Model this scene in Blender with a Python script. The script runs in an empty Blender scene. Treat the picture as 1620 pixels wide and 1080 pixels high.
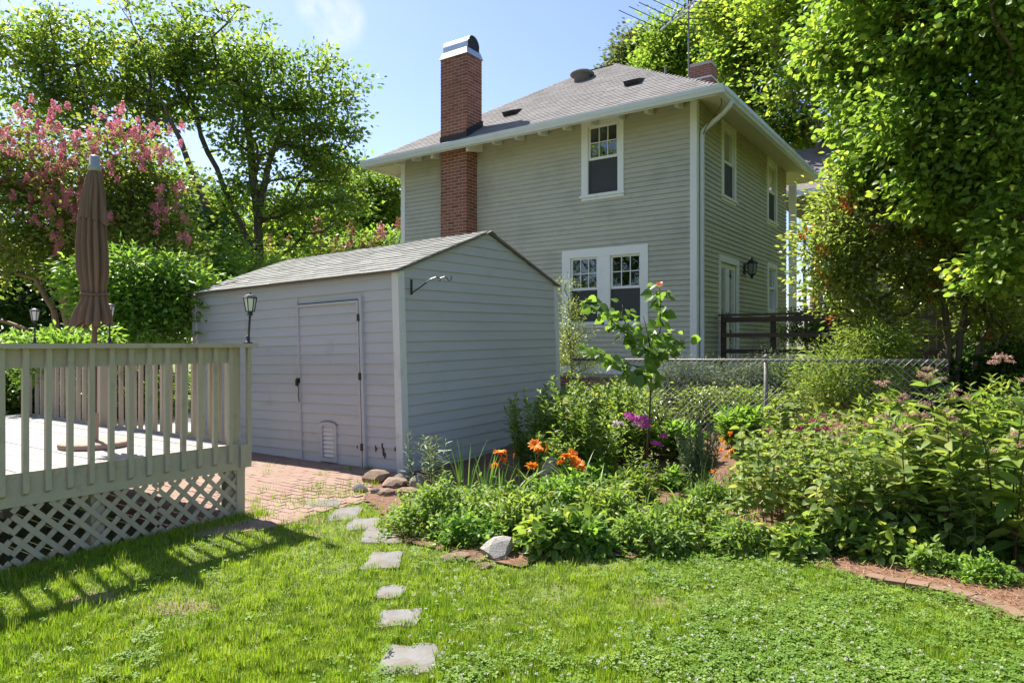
import bpy, math, random
import numpy as np
from mathutils import Vector, Matrix

# ------------------------------------------------------------------ scene, camera, sky, sun, exposure
S = bpy.context.scene
COL = S.collection
random.seed(7); RNG = np.random.default_rng(7)
R = math.radians
FPX = 1096.0            # focal length in photograph pixels (1620 wide)
EYE = 1.6               # eye height; the ground by the deck is z = 0
YAW = R(34.9)           # world x / y run along the walls of the house, shed and deck
HOR = 543.0
CA, SA = math.cos(YAW), math.sin(YAW)
SUN_ELEV, SUN_DIR = R(53.5), (-0.985, 0.17)

cam = bpy.data.cameras.new('camera'); camo = bpy.data.objects.new('camera', cam); COL.objects.link(camo)
cam.sensor_width = 36; cam.lens = FPX/1620*36; cam.shift_y = 3/1620
cam.clip_start = 0.05; cam.clip_end = 2000
camo.location = (0, 0, EYE); camo.rotation_euler = (R(90), 0, YAW)
S.camera = camo

w = bpy.data.worlds.new('World'); S.world = w; w.use_nodes = True
nt = w.node_tree; nt.nodes.clear()
sky = nt.nodes.new('ShaderNodeTexSky'); sky.sky_type = 'NISHITA'; sky.sun_disc = False
sky.sun_elevation = SUN_ELEV; sky.sun_rotation = math.atan2(SUN_DIR[0], SUN_DIR[1])
sky.air_density = 1.0; sky.dust_density = 0.7; sky.ozone_density = 0.7
tc = nt.nodes.new('ShaderNodeTexCoord')
mp = nt.nodes.new('ShaderNodeMapping'); mp.inputs['Scale'].default_value = (1, 1, 2.2); mp.inputs['Location'].default_value = (0.32, 0.1, 0.0)
nz = nt.nodes.new('ShaderNodeTexNoise'); nz.inputs['Scale'].default_value = 3.1; nz.inputs['Detail'].default_value = 7; nz.inputs['Roughness'].default_value = .58; nz.inputs['Distortion'].default_value = .35
rp = nt.nodes.new('ShaderNodeValToRGB'); rp.color_ramp.elements[0].position = .66; rp.color_ramp.elements[1].position = .88
mx = nt.nodes.new('ShaderNodeMix'); mx.data_type = 'RGBA'
mx.inputs[7].default_value = (4.9, 5.0, 5.2, 1)
bg = nt.nodes.new('ShaderNodeBackground'); bg.inputs['Strength'].default_value = 0.097
wo = nt.nodes.new('ShaderNodeOutputWorld')
L = nt.links.new
L(tc.outputs['Generated'], mp.inputs['Vector']); L(mp.outputs['Vector'], nz.inputs['Vector']); L(nz.outputs['Fac'], rp.inputs['Fac'])
def cloud_at(px, py, c0, c1):           # where a small cloud stands in the sky
    d = Vector((CA*(px-810)/FPX-SA, SA*(px-810)/FPX+CA, (HOR-py)/FPX)).normalized()
    dp = nt.nodes.new('ShaderNodeVectorMath'); dp.operation = 'DOT_PRODUCT'; dp.inputs[1].default_value = d; L(tc.outputs['Generated'], dp.inputs[0])
    mr = nt.nodes.new('ShaderNodeMapRange'); mr.inputs[1].default_value = math.cos(R(c0)); mr.inputs[2].default_value = math.cos(R(c1)); mr.interpolation_type = 'SMOOTHSTEP'; L(dp.outputs['Value'], mr.inputs[0])
    n2 = nt.nodes.new('ShaderNodeTexNoise'); n2.inputs['Scale'].default_value = 17; n2.inputs['Detail'].default_value = 8; n2.inputs['Roughness'].default_value = .6; n2.inputs['Distortion'].default_value = .5; L(tc.outputs['Generated'], n2.inputs['Vector'])
    ad = nt.nodes.new('ShaderNodeMath'); ad.operation = 'MULTIPLY_ADD'; L(n2.outputs['Fac'], ad.inputs[0]); ad.inputs[1].default_value = 1.9; ad.inputs[2].default_value = -.62
    mu = nt.nodes.new('ShaderNodeMath'); mu.operation = 'MULTIPLY'; mu.use_clamp = True; L(mr.outputs[0], mu.inputs[0]); L(ad.outputs[0], mu.inputs[1]); return mu.outputs[0]
acc = rp.outputs['Color']
for q in ((534,34,2.4,.2),(505,8,2.0,.2),(8,58,2.4,.3)):
    mxx = nt.nodes.new('ShaderNodeMath'); mxx.operation = 'MAXIMUM'; L(acc, mxx.inputs[0]); L(cloud_at(*q), mxx.inputs[1]); acc = mxx.outputs[0]
L(acc, mx.inputs[0])
tint = nt.nodes.new('ShaderNodeMix'); tint.data_type = 'RGBA'; tint.blend_type = 'MULTIPLY'; tint.inputs[0].default_value = 1; tint.inputs[7].default_value = (.86, .86, 1.0, 1)   # clear blue day
L(sky.outputs['Color'], tint.inputs[6]); L(tint.outputs[2], mx.inputs[6]); L(mx.outputs[2], bg.inputs['Color']); L(bg.outputs['Background'], wo.inputs['Surface'])

sl = bpy.data.lights.new('sun', 'SUN'); sl.energy = 5.0; sl.angle = R(0.53); sl.color = (1, .945, .86)
so = bpy.data.objects.new('sun', sl); COL.objects.link(so)
sv = Vector((SUN_DIR[0]*math.cos(SUN_ELEV), SUN_DIR[1]*math.cos(SUN_ELEV), math.sin(SUN_ELEV)))
so.rotation_euler = sv.to_track_quat('Z', 'Y').to_euler(); so.location = (-20, 5, 30)
S.view_settings.view_transform = 'Standard'; S.view_settings.look = 'None'
S.view_settings.exposure = 1.27; S.view_settings.gamma = 1.0; S.view_settings.use_curve_mapping = False
S.cycles.max_bounces = 8; S.cycles.diffuse_bounces = 4; S.cycles.glossy_bounces = 3; S.cycles.transmission_bounces = 4
S.cycles.transparent_max_bounces = 8; S.cycles.caustics_reflective = False; S.cycles.caustics_refractive = False
S.cycles.use_denoising = True

# ------------------------------------------------------------------ surveying helpers (real positions in metres)
def cw(X, Y):                      # metres right of / ahead of the eye -> world x, y
    return (CA*X - SA*Y, SA*X + CA*Y)
def W(px, py, Y):                  # sighting at distance Y -> world point
    x, y = cw((px-810)/FPX*Y, Y); return Vector((x, y, EYE - (py-HOR)/FPX*Y))
def smooth(a, b, t):
    t = np.clip((np.asarray(t, float)-a)/(b-a), 0, 1); return t*t*(3-2*t)
def gz(x, y):                      # height of the ground
    x = np.asarray(x, float); y = np.asarray(y, float)
    rise = .7*smooth(7.2, 12.8, y)*smooth(-14, -8, x)
    return rise + .015*np.sin(x*1.7+.3)*np.sin(y*1.3+1) - .05*smooth(4, 0, y)*smooth(-3, -6, x)
def G(px, py, n=6):                # sighting a point on the ground
    z = 0.0
    for _ in range(n):
        Y = (EYE - z)*FPX/(py-HOR); x, y = cw((px-810)/FPX*Y, Y); z = float(gz(x, y))
    return Vector((x, y, z))
def GD(px, Y):                     # ground point in that direction at distance Y
    x, y = cw((px-810)/FPX*Y, Y); return Vector((x, y, float(gz(x, y))))
def inpoly(x, y, poly):
    x = np.asarray(x, float); y = np.asarray(y, float); ins = np.zeros(x.shape, bool); n = len(poly)
    for i in range(n):
        x0, y0 = poly[i][0], poly[i][1]; x1, y1 = poly[(i+1) % n][0], poly[(i+1) % n][1]
        c = ((y0 > y) != (y1 > y)) & (x < (x1-x0)*(y-y0)/((y1-y0) or 1e-9)+x0)
        ins ^= c
    return ins

# ------------------------------------------------------------------ object helpers
def tag(o, label=None, cat=None, group=None, kind=None):
    if label: o['label'] = label
    if cat: o['category'] = cat
    if group: o['group'] = group
    if kind: o['kind'] = kind
    return o
def thing(name, label, cat, loc, group=None):
    o = bpy.data.objects.new(name, None); COL.objects.link(o); o.location = loc; o.empty_display_size = .2
    return tag(o, label, cat, group)
def put(name, me, parent=None, loc=None, rot=None, scale=None):
    o = bpy.data.objects.new(name, me); COL.objects.link(o)
    if parent is not None:
        o.parent = parent
        if parent.type == 'EMPTY': o.matrix_parent_inverse = Matrix.Translation(-Vector(parent.location))
    if loc is not None: o.location = loc
    if rot is not None: o.rotation_euler = rot
    if scale is not None: o.scale = scale if hasattr(scale, '__len__') else (scale,)*3
    return o
def put_local(name, me, parent, loc=(0,0,0), rot=None, scale=None):     # child given in its thing's own coordinates
    o = bpy.data.objects.new(name, me); COL.objects.link(o); o.parent = parent; o.location = loc
    if rot is not None:
        if isinstance(rot, Matrix): o.rotation_mode = 'QUATERNION'; o.rotation_quaternion = rot.to_quaternion()
        else: o.rotation_euler = rot
    if scale is not None: o.scale = scale if hasattr(scale, '__len__') else (scale,)*3
    return o
def copy_tree(o, parent=None):
    c = o.copy(); COL.objects.link(c)
    if parent is not None: c.parent = parent
    for ch in list(o.children): copy_tree(ch, c)
    return c
def npmesh(name, V, F, mat, rnd=None, smooth_=False):
    V = np.asarray(V, np.float32); F = np.asarray(F, np.int32); k = F.shape[1]
    me = bpy.data.meshes.new(name); me.vertices.add(len(V)); me.vertices.foreach_set('co', V.ravel())
    me.loops.add(F.size); me.loops.foreach_set('vertex_index', F.ravel())
    me.polygons.add(len(F)); me.polygons.foreach_set('loop_start', np.arange(0, F.size, k, dtype=np.int32))
    try: me.polygons.foreach_set('loop_total', np.full(len(F), k, np.int32))
    except Exception: pass
    if smooth_: me.polygons.foreach_set('use_smooth', np.ones(len(F), bool))
    if rnd is not None:
        a = me.attributes.new('rnd', 'FLOAT', 'POINT'); a.data.foreach_set('value', np.asarray(rnd, np.float32))
    me.update(calc_edges=True); me.materials.append(mat); return me
def inst(TV, TF, M, T):            # template verts/faces placed N times
    TV = np.asarray(TV, float); TF = np.asarray(TF, int); N = len(T)
    V = np.einsum('nij,kj->nki', M, TV) + np.asarray(T)[:, None, :]
    F = TF[None] + (np.arange(N)*len(TV))[:, None, None]
    return V.reshape(-1, 3), F.reshape(-1, TF.shape[1])
def unit(a): return a/np.maximum(np.linalg.norm(a, axis=-1, keepdims=True), 1e-9)
def frames(d, n, s):               # columns x,y,z ; y along d, z near n, scaled by s
    d = unit(d); x = unit(np.cross(d, n)); z = np.cross(x, d)
    M = np.stack([x, d, z], axis=-1); s = np.asarray(s, float)
    return M*(s[:, None, None] if s.ndim == 1 else s[:, None, :])
class MB:
    def __init__(s): s.V = []; s.F = []; s.r = []; s.cur = 0.0
    def add(s, vs, fs):
        b = len(s.V); s.V += [tuple(v) for v in vs]; s.F += [tuple(b+i for i in f) for f in fs]; s.r += [s.cur]*len(vs); return s
    def box(s, x0, x1, y0, y1, z0, z1):
        return s.add([(x0,y0,z0),(x1,y0,z0),(x1,y1,z0),(x0,y1,z0),(x0,y0,z1),(x1,y0,z1),(x1,y1,z1),(x0,y1,z1)],
                     [(0,3,2,1),(4,5,6,7),(0,1,5,4),(1,2,6,5),(2,3,7,6),(3,0,4,7)])
    def hexa(s, v):                # eight corners, bottom ring then top ring
        return s.add(v, [(0,3,2,1),(4,5,6,7),(0,1,5,4),(1,2,6,5),(2,3,7,6),(3,0,4,7)])
    def bar(s, a, b, wd, ht, up=(0,0,1)):      # rectangular bar a->b
        a = Vector(a); b = Vector(b); d = (b-a).normalized(); u = Vector(up); sd = d.cross(u)
        if sd.length < 1e-4: sd = d.cross(Vector((0,1,0)))
        sd.normalize(); u = sd.cross(d); sd = sd*wd/2; u = u*ht/2
        return s.hexa([a-sd-u, a+sd-u, b+sd-u, b-sd-u, a-sd+u, a+sd+u, b+sd+u, b-sd+u])
    def tube(s, pts, rad, n=6, cap=True):
        pts = [Vector(p) for p in pts]; rad = rad if hasattr(rad, '__len__') else [rad]*len(pts); b = len(s.V); ref = None
        vs = []
        for i, p in enumerate(pts):
            d = (pts[min(i+1, len(pts)-1)]-pts[max(i-1, 0)]).normalized()
            if ref is None: ref = d.orthogonal().normalized()
            x = (ref-d*ref.dot(d)); x = x.normalized() if x.length > 1e-5 else d.orthogonal().normalized(); ref = x; y = d.cross(x)
            vs += [p+(x*math.cos(2*math.pi*k/n)+y*math.sin(2*math.pi*k/n))*rad[i] for k in range(n)]
        fs = [(i*n+k, i*n+(k+1) % n, (i+1)*n+(k+1) % n, (i+1)*n+k) for i in range(len(pts)-1) for k in range(n)]
        if cap: fs += [tuple(range(n-1, -1, -1)), tuple((len(pts)-1)*n+k for k in range(n))]
        return s.add(vs, fs)
    def lathe(s, prof, c, n=12, rot=0):        # profile [(r,z)], vertical axis
        vs = [(c[0]+r*math.cos(2*math.pi*k/n+rot), c[1]+r*math.sin(2*math.pi*k/n+rot), c[2]+z) for r, z in prof for k in range(n)]
        fs = [(i*n+k, i*n+(k+1) % n, (i+1)*n+(k+1) % n, (i+1)*n+k) for i in range(len(prof)-1) for k in range(n)]
        fs += [tuple(range(n-1, -1, -1)), tuple((len(prof)-1)*n+k for k in range(n))]
        return s.add(vs, fs)
    def mesh(s, name, mat, smooth_=False):
        me = bpy.data.meshes.new(name); me.from_pydata(s.V, [], s.F); me.update()
        a = me.attributes.new('rnd', 'FLOAT', 'POINT'); a.data.foreach_set('value', np.asarray(s.r, np.float32))
        if smooth_: me.polygons.foreach_set('use_smooth', np.ones(len(me.polygons), bool))
        me.materials.append(mat); return me
    def build(s, name, mat, parent=None, smooth_=False): return put(name, s.mesh(name, mat, smooth_), parent)

# ------------------------------------------------------------------ materials
MATS = {}
def newmat(name):
    m = bpy.data.materials.new(name); m.use_nodes = True; n = m.node_tree; n.nodes.clear(); return m, n, n.nodes.new, n.links.new
def c4(c): return (c[0], c[1], c[2], 1)
def varnode(new, lk):              # one random number per piece
    a = new('ShaderNodeAttribute'); a.attribute_name = 'rnd'; o = new('ShaderNodeObjectInfo')
    ad = new('ShaderNodeMath'); ad.operation = 'ADD'; lk(a.outputs['Fac'], ad.inputs[0]); lk(o.outputs['Random'], ad.inputs[1])
    fr = new('ShaderNodeMath'); fr.operation = 'FRACT'; lk(ad.outputs[0], fr.inputs[0]); return fr.outputs[0]
def ramp(new, cols, pos=None):
    r = new('ShaderNodeValToRGB'); e = r.color_ramp.elements; n = len(cols)
    pos = pos or [i/(n-1) for i in range(n)]
    while len(e) < n: e.new(.5)
    for i in range(n): e[i].position = pos[i]; e[i].color = c4(cols[i])
    return r
def solid(name, cols, rough=.6, scale=6, detail=5, bump=.15, bscale=60, stretch=(1,1,1), metal=0, spec=.4, pv=.5, dirt=None, dscale=2.5, dpos=(.55,.75)):
    """cols: colours over one value made of per-piece random (share pv) and noise; dirt: colour of stain patches"""
    m, n, new, lk = newmat(name)
    p = new('ShaderNodeBsdfPrincipled'); out = new('ShaderNodeOutputMaterial'); lk(p.outputs[0], out.inputs[0])
    t = new('ShaderNodeTexCoord'); mpn = new('ShaderNodeMapping'); mpn.inputs['Scale'].default_value = stretch; lk(t.outputs['Object'], mpn.inputs[0])
    v = varnode(new, lk)
    nn = new('ShaderNodeTexNoise'); nn.noise_dimensions = '4D'; nn.inputs['Scale'].default_value = scale; nn.inputs['Detail'].default_value = detail; lk(mpn.outputs[0], nn.inputs['Vector'])
    wv = new('ShaderNodeMath'); wv.operation = 'MULTIPLY'; wv.inputs[1].default_value = 7.3; lk(v, wv.inputs[0]); lk(wv.outputs[0], nn.inputs['W'])
    mxn = new('ShaderNodeMix'); mxn.inputs[0].default_value = pv
    st = new('ShaderNodeMapRange'); st.inputs[1].default_value = .25; st.inputs[2].default_value = .75; lk(nn.outputs['Fac'], st.inputs[0])
    lk(st.outputs[0], mxn.inputs[2]); lk(v, mxn.inputs[3])
    r = ramp(new, cols); lk(mxn.outputs[0], r.inputs[0]); colr = r.outputs[0]
    if dirt:
        dn = new('ShaderNodeTexNoise'); dn.inputs['Scale'].default_value = dscale; dn.inputs['Detail'].default_value = 8; dn.inputs['Roughness'].default_value = .65; lk(t.outputs['Object'], dn.inputs['Vector'])
        dr = ramp(new, [(0,0,0),(1,1,1)], list(dpos)); lk(dn.outputs['Fac'], dr.inputs[0])
        dm = new('ShaderNodeMix'); dm.data_type = 'RGBA'; lk(dr.outputs[0], dm.inputs[0]); lk(colr, dm.inputs[6]); dm.inputs[7].default_value = c4(dirt); colr = dm.outputs[2]
    lk(colr, p.inputs['Base Color']); p.inputs['Roughness'].default_value = rough; p.inputs['Metallic'].default_value = metal; p.inputs['Specular IOR Level'].default_value = spec
    if bump:
        bn = new('ShaderNodeTexNoise'); bn.inputs['Scale'].default_value = bscale; bn.inputs['Detail'].default_value = 5; lk(mpn.outputs[0], bn.inputs['Vector'])
        bp = new('ShaderNodeBump'); bp.inputs['Strength'].default_value = bump; bp.inputs['Distance'].default_value = .01; lk(bn.outputs['Fac'], bp.inputs['Height']); lk(bp.outputs[0], p.inputs['Normal'])
    MATS[name] = m; return m
def leafmat(name, cols, trans=.38, tcol=1.5, rough=.45, spec=.35, pos=None):
    petal = 'petal' in name or 'pink' in name or name == 'red_leaf'
    dl = .04 if name in ('grass', 'clover') else .10
    if not petal: cols = [tuple(v*(1-dl)+dl*(.25*c[0]+.65*c[1]+.1*c[2]) for v in c) for c in cols]      # leaves are never pure green
    m, n, new, lk = newmat(name)
    p = new('ShaderNodeBsdfPrincipled'); tr = new('ShaderNodeBsdfTranslucent'); ms = new('ShaderNodeMixShader'); out = new('ShaderNodeOutputMaterial')
    v = varnode(new, lk); r = ramp(new, cols, pos); lk(v, r.inputs[0])
    lk(r.outputs[0], p.inputs['Base Color']); p.inputs['Roughness'].default_value = rough; p.inputs['Specular IOR Level'].default_value = spec
    mu = new('ShaderNodeMix'); mu.data_type = 'RGBA'; mu.blend_type = 'MULTIPLY'; mu.inputs[0].default_value = 1
    lk(r.outputs[0], mu.inputs[6]); mu.inputs[7].default_value = (tcol, tcol*.95, tcol, 1) if petal else (tcol*1.12, tcol*1.1, tcol*.68, 1)
    lk(mu.outputs[2], tr.inputs['Color']); ms.inputs[0].default_value = trans
    lk(p.outputs[0], ms.inputs[1]); lk(tr.outputs[0], ms.inputs[2]); lk(ms.outputs[0], out.inputs[0]); MATS[name] = m; return m

solid('house_paint', [(.445,.42,.335),(.49,.465,.375),(.52,.495,.405)], .55, 3, bump=.08, pv=.35, dirt=(.36,.355,.28), dscale=1.3, dpos=(.5,.8))
solid('white_paint', [(.76,.75,.72),(.83,.82,.79)], .5, 4, bump=.06, dirt=(.55,.54,.50), dscale=3, dpos=(.58,.9))
solid('soffit_paint', [(.60,.56,.44),(.68,.64,.52)], .6, 4, bump=.05)
solid('shed_siding', [(.45,.44,.46),(.495,.485,.50),(.525,.515,.53)], .42, 2.5, bump=.07, pv=.35, stretch=(.5,.5,2), dirt=(.38,.36,.35), dscale=2.2, dpos=(.6,.85))
solid('shed_trim', [(.66,.64,.63),(.73,.71,.69)], .45, 4, bump=.05, dirt=(.42,.40,.37), dscale=3, dpos=(.55,.85))
solid('deck_paint', [(.39,.335,.25),(.445,.385,.29),(.485,.425,.325)], .62, 5, bump=.25, bscale=40, pv=.4, stretch=(1,1,.25), dirt=(.25,.22,.165), dscale=5, dpos=(.56,.8))
solid('deck_boards', [(.21,.195,.18),(.255,.237,.222),(.29,.27,.255)], .65, 5, bump=.25, bscale=30, stretch=(.12,1,1), pv=.5, dirt=(.19,.17,.15), dscale=2.5, dpos=(.58,.8))
solid('lattice_paint', [(.40,.335,.24),(.46,.39,.285),(.50,.43,.32)], .65, 6, bump=.2, pv=.5, dirt=(.30,.25,.19), dscale=4, dpos=(.55,.85))
solid('brick', [(.14,.05,.032),(.22,.072,.045),(.27,.095,.058),(.31,.12,.078)], .85, 12, bump=.5, bscale=90, pv=.72, dirt=(.09,.05,.04), dscale=3, dpos=(.6,.85))
solid('mortar', [(.40,.33,.27),(.50,.42,.35)], .9, 20, bump=.4)
solid('tar_and_shade', [(.018,.018,.02),(.03,.03,.032)], .7, 10, bump=.3)  # tar black; also paints the shade in door gaps and hood mouth
solid('shingle', [(.155,.145,.14),(.19,.178,.172),(.22,.207,.20),(.25,.235,.23)], .9, 22, bump=.6, bscale=250, pv=.55, dirt=(.14,.128,.12), dscale=.8, dpos=(.5,.85))
solid('shed_shingle', [(.21,.21,.19),(.26,.26,.235),(.30,.30,.275),(.34,.34,.315)], .9, 22, bump=.6, bscale=250, pv=.55, dirt=(.18,.185,.155), dscale=1.6, dpos=(.52,.8))
solid('galvanised', [(.42,.45,.47),(.55,.58,.60)], .38, 8, bump=.06, metal=.75, pv=.2)
solid('gutter_metal', [(.60,.63,.64),(.68,.70,.71)], .35, 5, bump=.03, spec=.5, dirt=(.48,.50,.50), dscale=3, dpos=(.55,.9))
solid('black_metal', [(.012,.012,.013),(.03,.03,.03)], .4, 20, bump=.05, spec=.5)
solid('fence_metal', [(.15,.145,.13),(.21,.20,.185)], .6, 20, bump=.05, metal=.2, dirt=(.25,.19,.14), dscale=6, dpos=(.6,.8))
solid('dark_wood', [(.055,.032,.024),(.09,.055,.042),(.12,.078,.06)], .7, 6, bump=.3, stretch=(.3,1,1), pv=.5)
solid('brown_wood', [(.07,.045,.03),(.11,.07,.045),(.14,.09,.06)], .8, 5, bump=.3, stretch=(1,1,.2), pv=.6)
solid('bark', [(.05,.038,.028),(.10,.078,.058),(.15,.12,.092)], .9, 6, bump=.9, bscale=14, stretch=(1,1,.3), pv=.1)
solid('crape_bark', [(.16,.10,.065),(.24,.155,.10),(.30,.21,.145)], .75, 4, bump=.4, bscale=10, stretch=(1,1,.3), pv=.1)
solid('stem_green', [(.07,.11,.035),(.11,.16,.05)], .6, 10, bump=0)
solid('stem_dark', [(.045,.022,.02),(.09,.05,.035)], .6, 10, bump=0)
solid('patio_brick', [(.21,.118,.088),(.25,.15,.113),(.28,.175,.135),(.30,.20,.16)], .9, 14, bump=.45, bscale=80, pv=.6, dirt=(.28,.20,.155), dscale=1.5, dpos=(.4,.66))
solid('edging_brick', [(.17,.095,.065),(.22,.125,.085),(.26,.16,.115)], .9, 14, bump=.5, pv=.6, dirt=(.15,.12,.06), dscale=4, dpos=(.45,.7))
solid('patio_sand', [(.22,.15,.11),(.27,.19,.14)], .95, 14, bump=.5, dirt=(.15,.125,.07), dscale=2, dpos=(.55,.8))
solid('slate', [(.12,.12,.112),(.17,.166,.155),(.215,.205,.19)], .8, 7, bump=.5, bscale=30, pv=.3, dirt=(.14,.11,.075), dscale=6, dpos=(.48,.68))
solid('fieldstone', [(.15,.13,.10),(.24,.215,.175),(.33,.305,.26)], .88, 8, bump=1, bscale=18, pv=.5, dirt=(.14,.13,.08), dscale=4, dpos=(.55,.75))
solid('pale_rock', [(.22,.20,.17),(.33,.305,.27),(.42,.39,.35)], .88, 9, bump=1, bscale=16, pv=.2, dirt=(.12,.105,.08), dscale=9, dpos=(.58,.7))
solid('red_stone', [(.19,.125,.085),(.27,.19,.135),(.34,.26,.195)], .9, 9, bump=1, bscale=22, pv=.5, dirt=(.17,.12,.07), dscale=5, dpos=(.55,.8))
solid('mulch', [(.06,.03,.018),(.14,.07,.042),(.22,.125,.08)], .95, 28, detail=8, bump=1, bscale=50, dirt=(.05,.045,.018), dscale=1.6, dpos=(.5,.8))
solid('pine_straw', [(.15,.065,.03),(.30,.155,.075),(.42,.26,.15)], .8, 10, bump=0, pv=1)
solid('soil', [(.09,.11,.028),(.12,.15,.035),(.16,.16,.06)], .95, 9, detail=9, bump=1, bscale=40, dirt=(.20,.145,.085), dscale=.9, dpos=(.60,.72))
solid('bare_dirt', [(.13,.10,.055),(.18,.14,.08),(.22,.175,.105)], .95, 30, detail=9, bump=1, bscale=60, dirt=(.10,.095,.035), dscale=6, dpos=(.5,.7))
solid('gravel', [(.38,.36,.33),(.52,.50,.47)], .95, 60, bump=.8)
solid('umbrella_cloth', [(.13,.082,.052),(.165,.105,.068),(.19,.125,.084)], .9, 3, bump=.5, bscale=8, stretch=(3,3,.3), pv=0)
solid('umbrella_pole', [(.10,.05,.032),(.14,.075,.05)], .5, 8, bump=.1)
solid('stone_base', [(.30,.21,.165),(.40,.30,.24)], .85, 15, bump=.5)
solid('grey_plastic', [(.26,.29,.29),(.33,.36,.36)], .45, 6, bump=.03)
solid('lamp_glass', [(.66,.66,.62),(.74,.74,.70)], .25, 6, bump=0)
solid('lantern_glass', [(.22,.23,.20),(.3,.31,.28)], .15, 6, bump=0)
solid('neighbour_paint', [(.24,.235,.20),(.29,.285,.245)], .7, 3, bump=.1)
solid('neighbour_roof', [(.13,.11,.11),(.19,.165,.16)], .9, 14, bump=.4)
solid('screen', [(.045,.047,.05),(.06,.062,.066)], .55, 30, bump=0, spec=.3)
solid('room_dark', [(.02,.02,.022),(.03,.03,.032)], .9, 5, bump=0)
solid('fence_wire', [(.36,.36,.34),(.46,.46,.44)], .5, 20, bump=0, metal=.3)
solid('cable_black', [(.015,.015,.016),(.02,.02,.02)], .6, 5, bump=0)
solid('brass_dark', [(.03,.028,.026),(.06,.05,.04)], .4, 8, bump=0, metal=.6)
def glassmat():
    m, n, new, lk = newmat('window_glass')
    g = new('ShaderNodeBsdfGlossy'); g.inputs['Roughness'].default_value = .015; g.inputs['Color'].default_value = (.85,.9,.92,1)
    t = new('ShaderNodeBsdfTransparent'); t.inputs['Color'].default_value = (.55,.6,.6,1)
    fr = new('ShaderNodeFresnel'); fr.inputs['IOR'].default_value = 1.75
    tcn = new('ShaderNodeTexCoord'); nn = new('ShaderNodeTexNoise'); nn.inputs['Scale'].default_value = 2.2; lk(tcn.outputs['Object'], nn.inputs['Vector'])
    bp = new('ShaderNodeBump'); bp.inputs['Strength'].default_value = .06; bp.inputs['Distance'].default_value = .05; lk(nn.outputs['Fac'], bp.inputs['Height']); lk(bp.outputs[0], g.inputs['Normal'])
    ms = new('ShaderNodeMixShader'); out = new('ShaderNodeOutputMaterial'); lk(fr.outputs[0], ms.inputs[0]); lk(t.outputs[0], ms.inputs[1]); lk(g.outputs[0], ms.inputs[2]); lk(ms.outputs[0], out.inputs[0]); MATS['glass'] = m
glassmat()
def brickwall():
    m, n, new, lk = newmat('far_brick')
    p = new('ShaderNodeBsdfPrincipled'); out = new('ShaderNodeOutputMaterial'); lk(p.outputs[0], out.inputs[0]); p.inputs['Roughness'].default_value = .9
    t = new('ShaderNodeTexCoord'); mpn = new('ShaderNodeMapping'); mpn.inputs['Rotation'].default_value = (R(90), 0, 0); lk(t.outputs['Object'], mpn.inputs[0])
    b = new('ShaderNodeTexBrick'); b.inputs['Color1'].default_value = (.20,.068,.045,1); b.inputs['Color2'].default_value = (.28,.10,.066,1); b.inputs['Mortar'].default_value = (.36,.29,.23,1)
    b.inputs['Scale'].default_value = 1; b.inputs['Brick Width'].default_value = .21; b.inputs['Row Height'].default_value = .0675; b.inputs['Mortar Size'].default_value = .006
    lk(mpn.outputs[0], b.inputs['Vector']); lk(b.outputs['Color'], p.inputs['Base Color']); MATS['far_brick'] = m
brickwall()
leafmat('grass', [(.115,.21,.010),(.19,.315,.012),(.265,.385,.016),(.27,.37,.05),(.36,.33,.14)], .42, 1.35, .5, .25, [0,.35,.7,.94,1])
leafmat('clover', [(.09,.185,.018),(.15,.265,.03),(.24,.345,.055)], .36, 1.3, .55, .25)
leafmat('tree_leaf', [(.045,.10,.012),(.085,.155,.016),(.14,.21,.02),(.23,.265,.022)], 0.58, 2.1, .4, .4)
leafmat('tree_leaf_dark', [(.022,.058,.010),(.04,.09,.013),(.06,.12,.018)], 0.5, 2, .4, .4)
leafmat('tree_leaf_grey', [(.06,.09,.035),(.09,.12,.05),(.12,.15,.06)], 0.45, 1.6, .5, .3)
leafmat('maple_leaf', [(.075,.155,.016),(.125,.215,.018),(.19,.275,.02),(.28,.33,.022)], 0.55, 2, .4, .4)
leafmat('bright_leaf', [(.09,.19,.018),(.14,.27,.022),(.20,.33,.03)], 0.5, 1.7, .42, .35)
leafmat('crape_leaf', [(.05,.10,.014),(.08,.145,.018),(.12,.18,.022),(.17,.17,.03)], .5, 2.0, .42, .35)
leafmat('glossy_leaf', [(.08,.13,.02),(.125,.185,.03),(.175,.235,.04),(.23,.265,.055)], 0.5, 2.1, .27, .9)
leafmat('red_leaf', [(.48,.09,.035),(.58,.17,.06)], .35, 1.3, .4, .4)
leafmat('redbud_leaf', [(.09,.18,.02),(.13,.24,.025),(.18,.30,.035)], 0.5, 1.6, .38, .4)
leafmat('garden_leaf', [(.075,.155,.016),(.125,.215,.022),(.185,.27,.03),(.26,.31,.045)], 0.46, 1.8, .42, .35)
leafmat('bergamot_leaf', [(.105,.175,.028),(.16,.24,.04),(.215,.285,.055),(.30,.31,.07)], 0.44, 1.7, .5, .3)
leafmat('mint_leaf', [(.105,.195,.02),(.16,.265,.03),(.225,.32,.045)], 0.42, 1.7, .5, .3)
leafmat('strap_leaf', [(.085,.185,.02),(.14,.25,.03),(.21,.32,.045)], 0.45, 1.7, .4, .4)
leafmat('iris_leaf', [(.10,.22,.035),(.14,.28,.045),(.18,.32,.06)], .36, 1.3, .4, .4)
leafmat('dark_strap', [(.035,.075,.02),(.055,.11,.03)], .3, 1.3, .4, .4)
leafmat('silver_leaf', [(.12,.17,.10),(.17,.22,.14),(.22,.27,.18)], .3, 1.0, .6, .25)
leafmat('milkweed_leaf', [(.13,.19,.085),(.18,.25,.115),(.24,.31,.15)], .32, 1.1, .5, .3)
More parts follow.
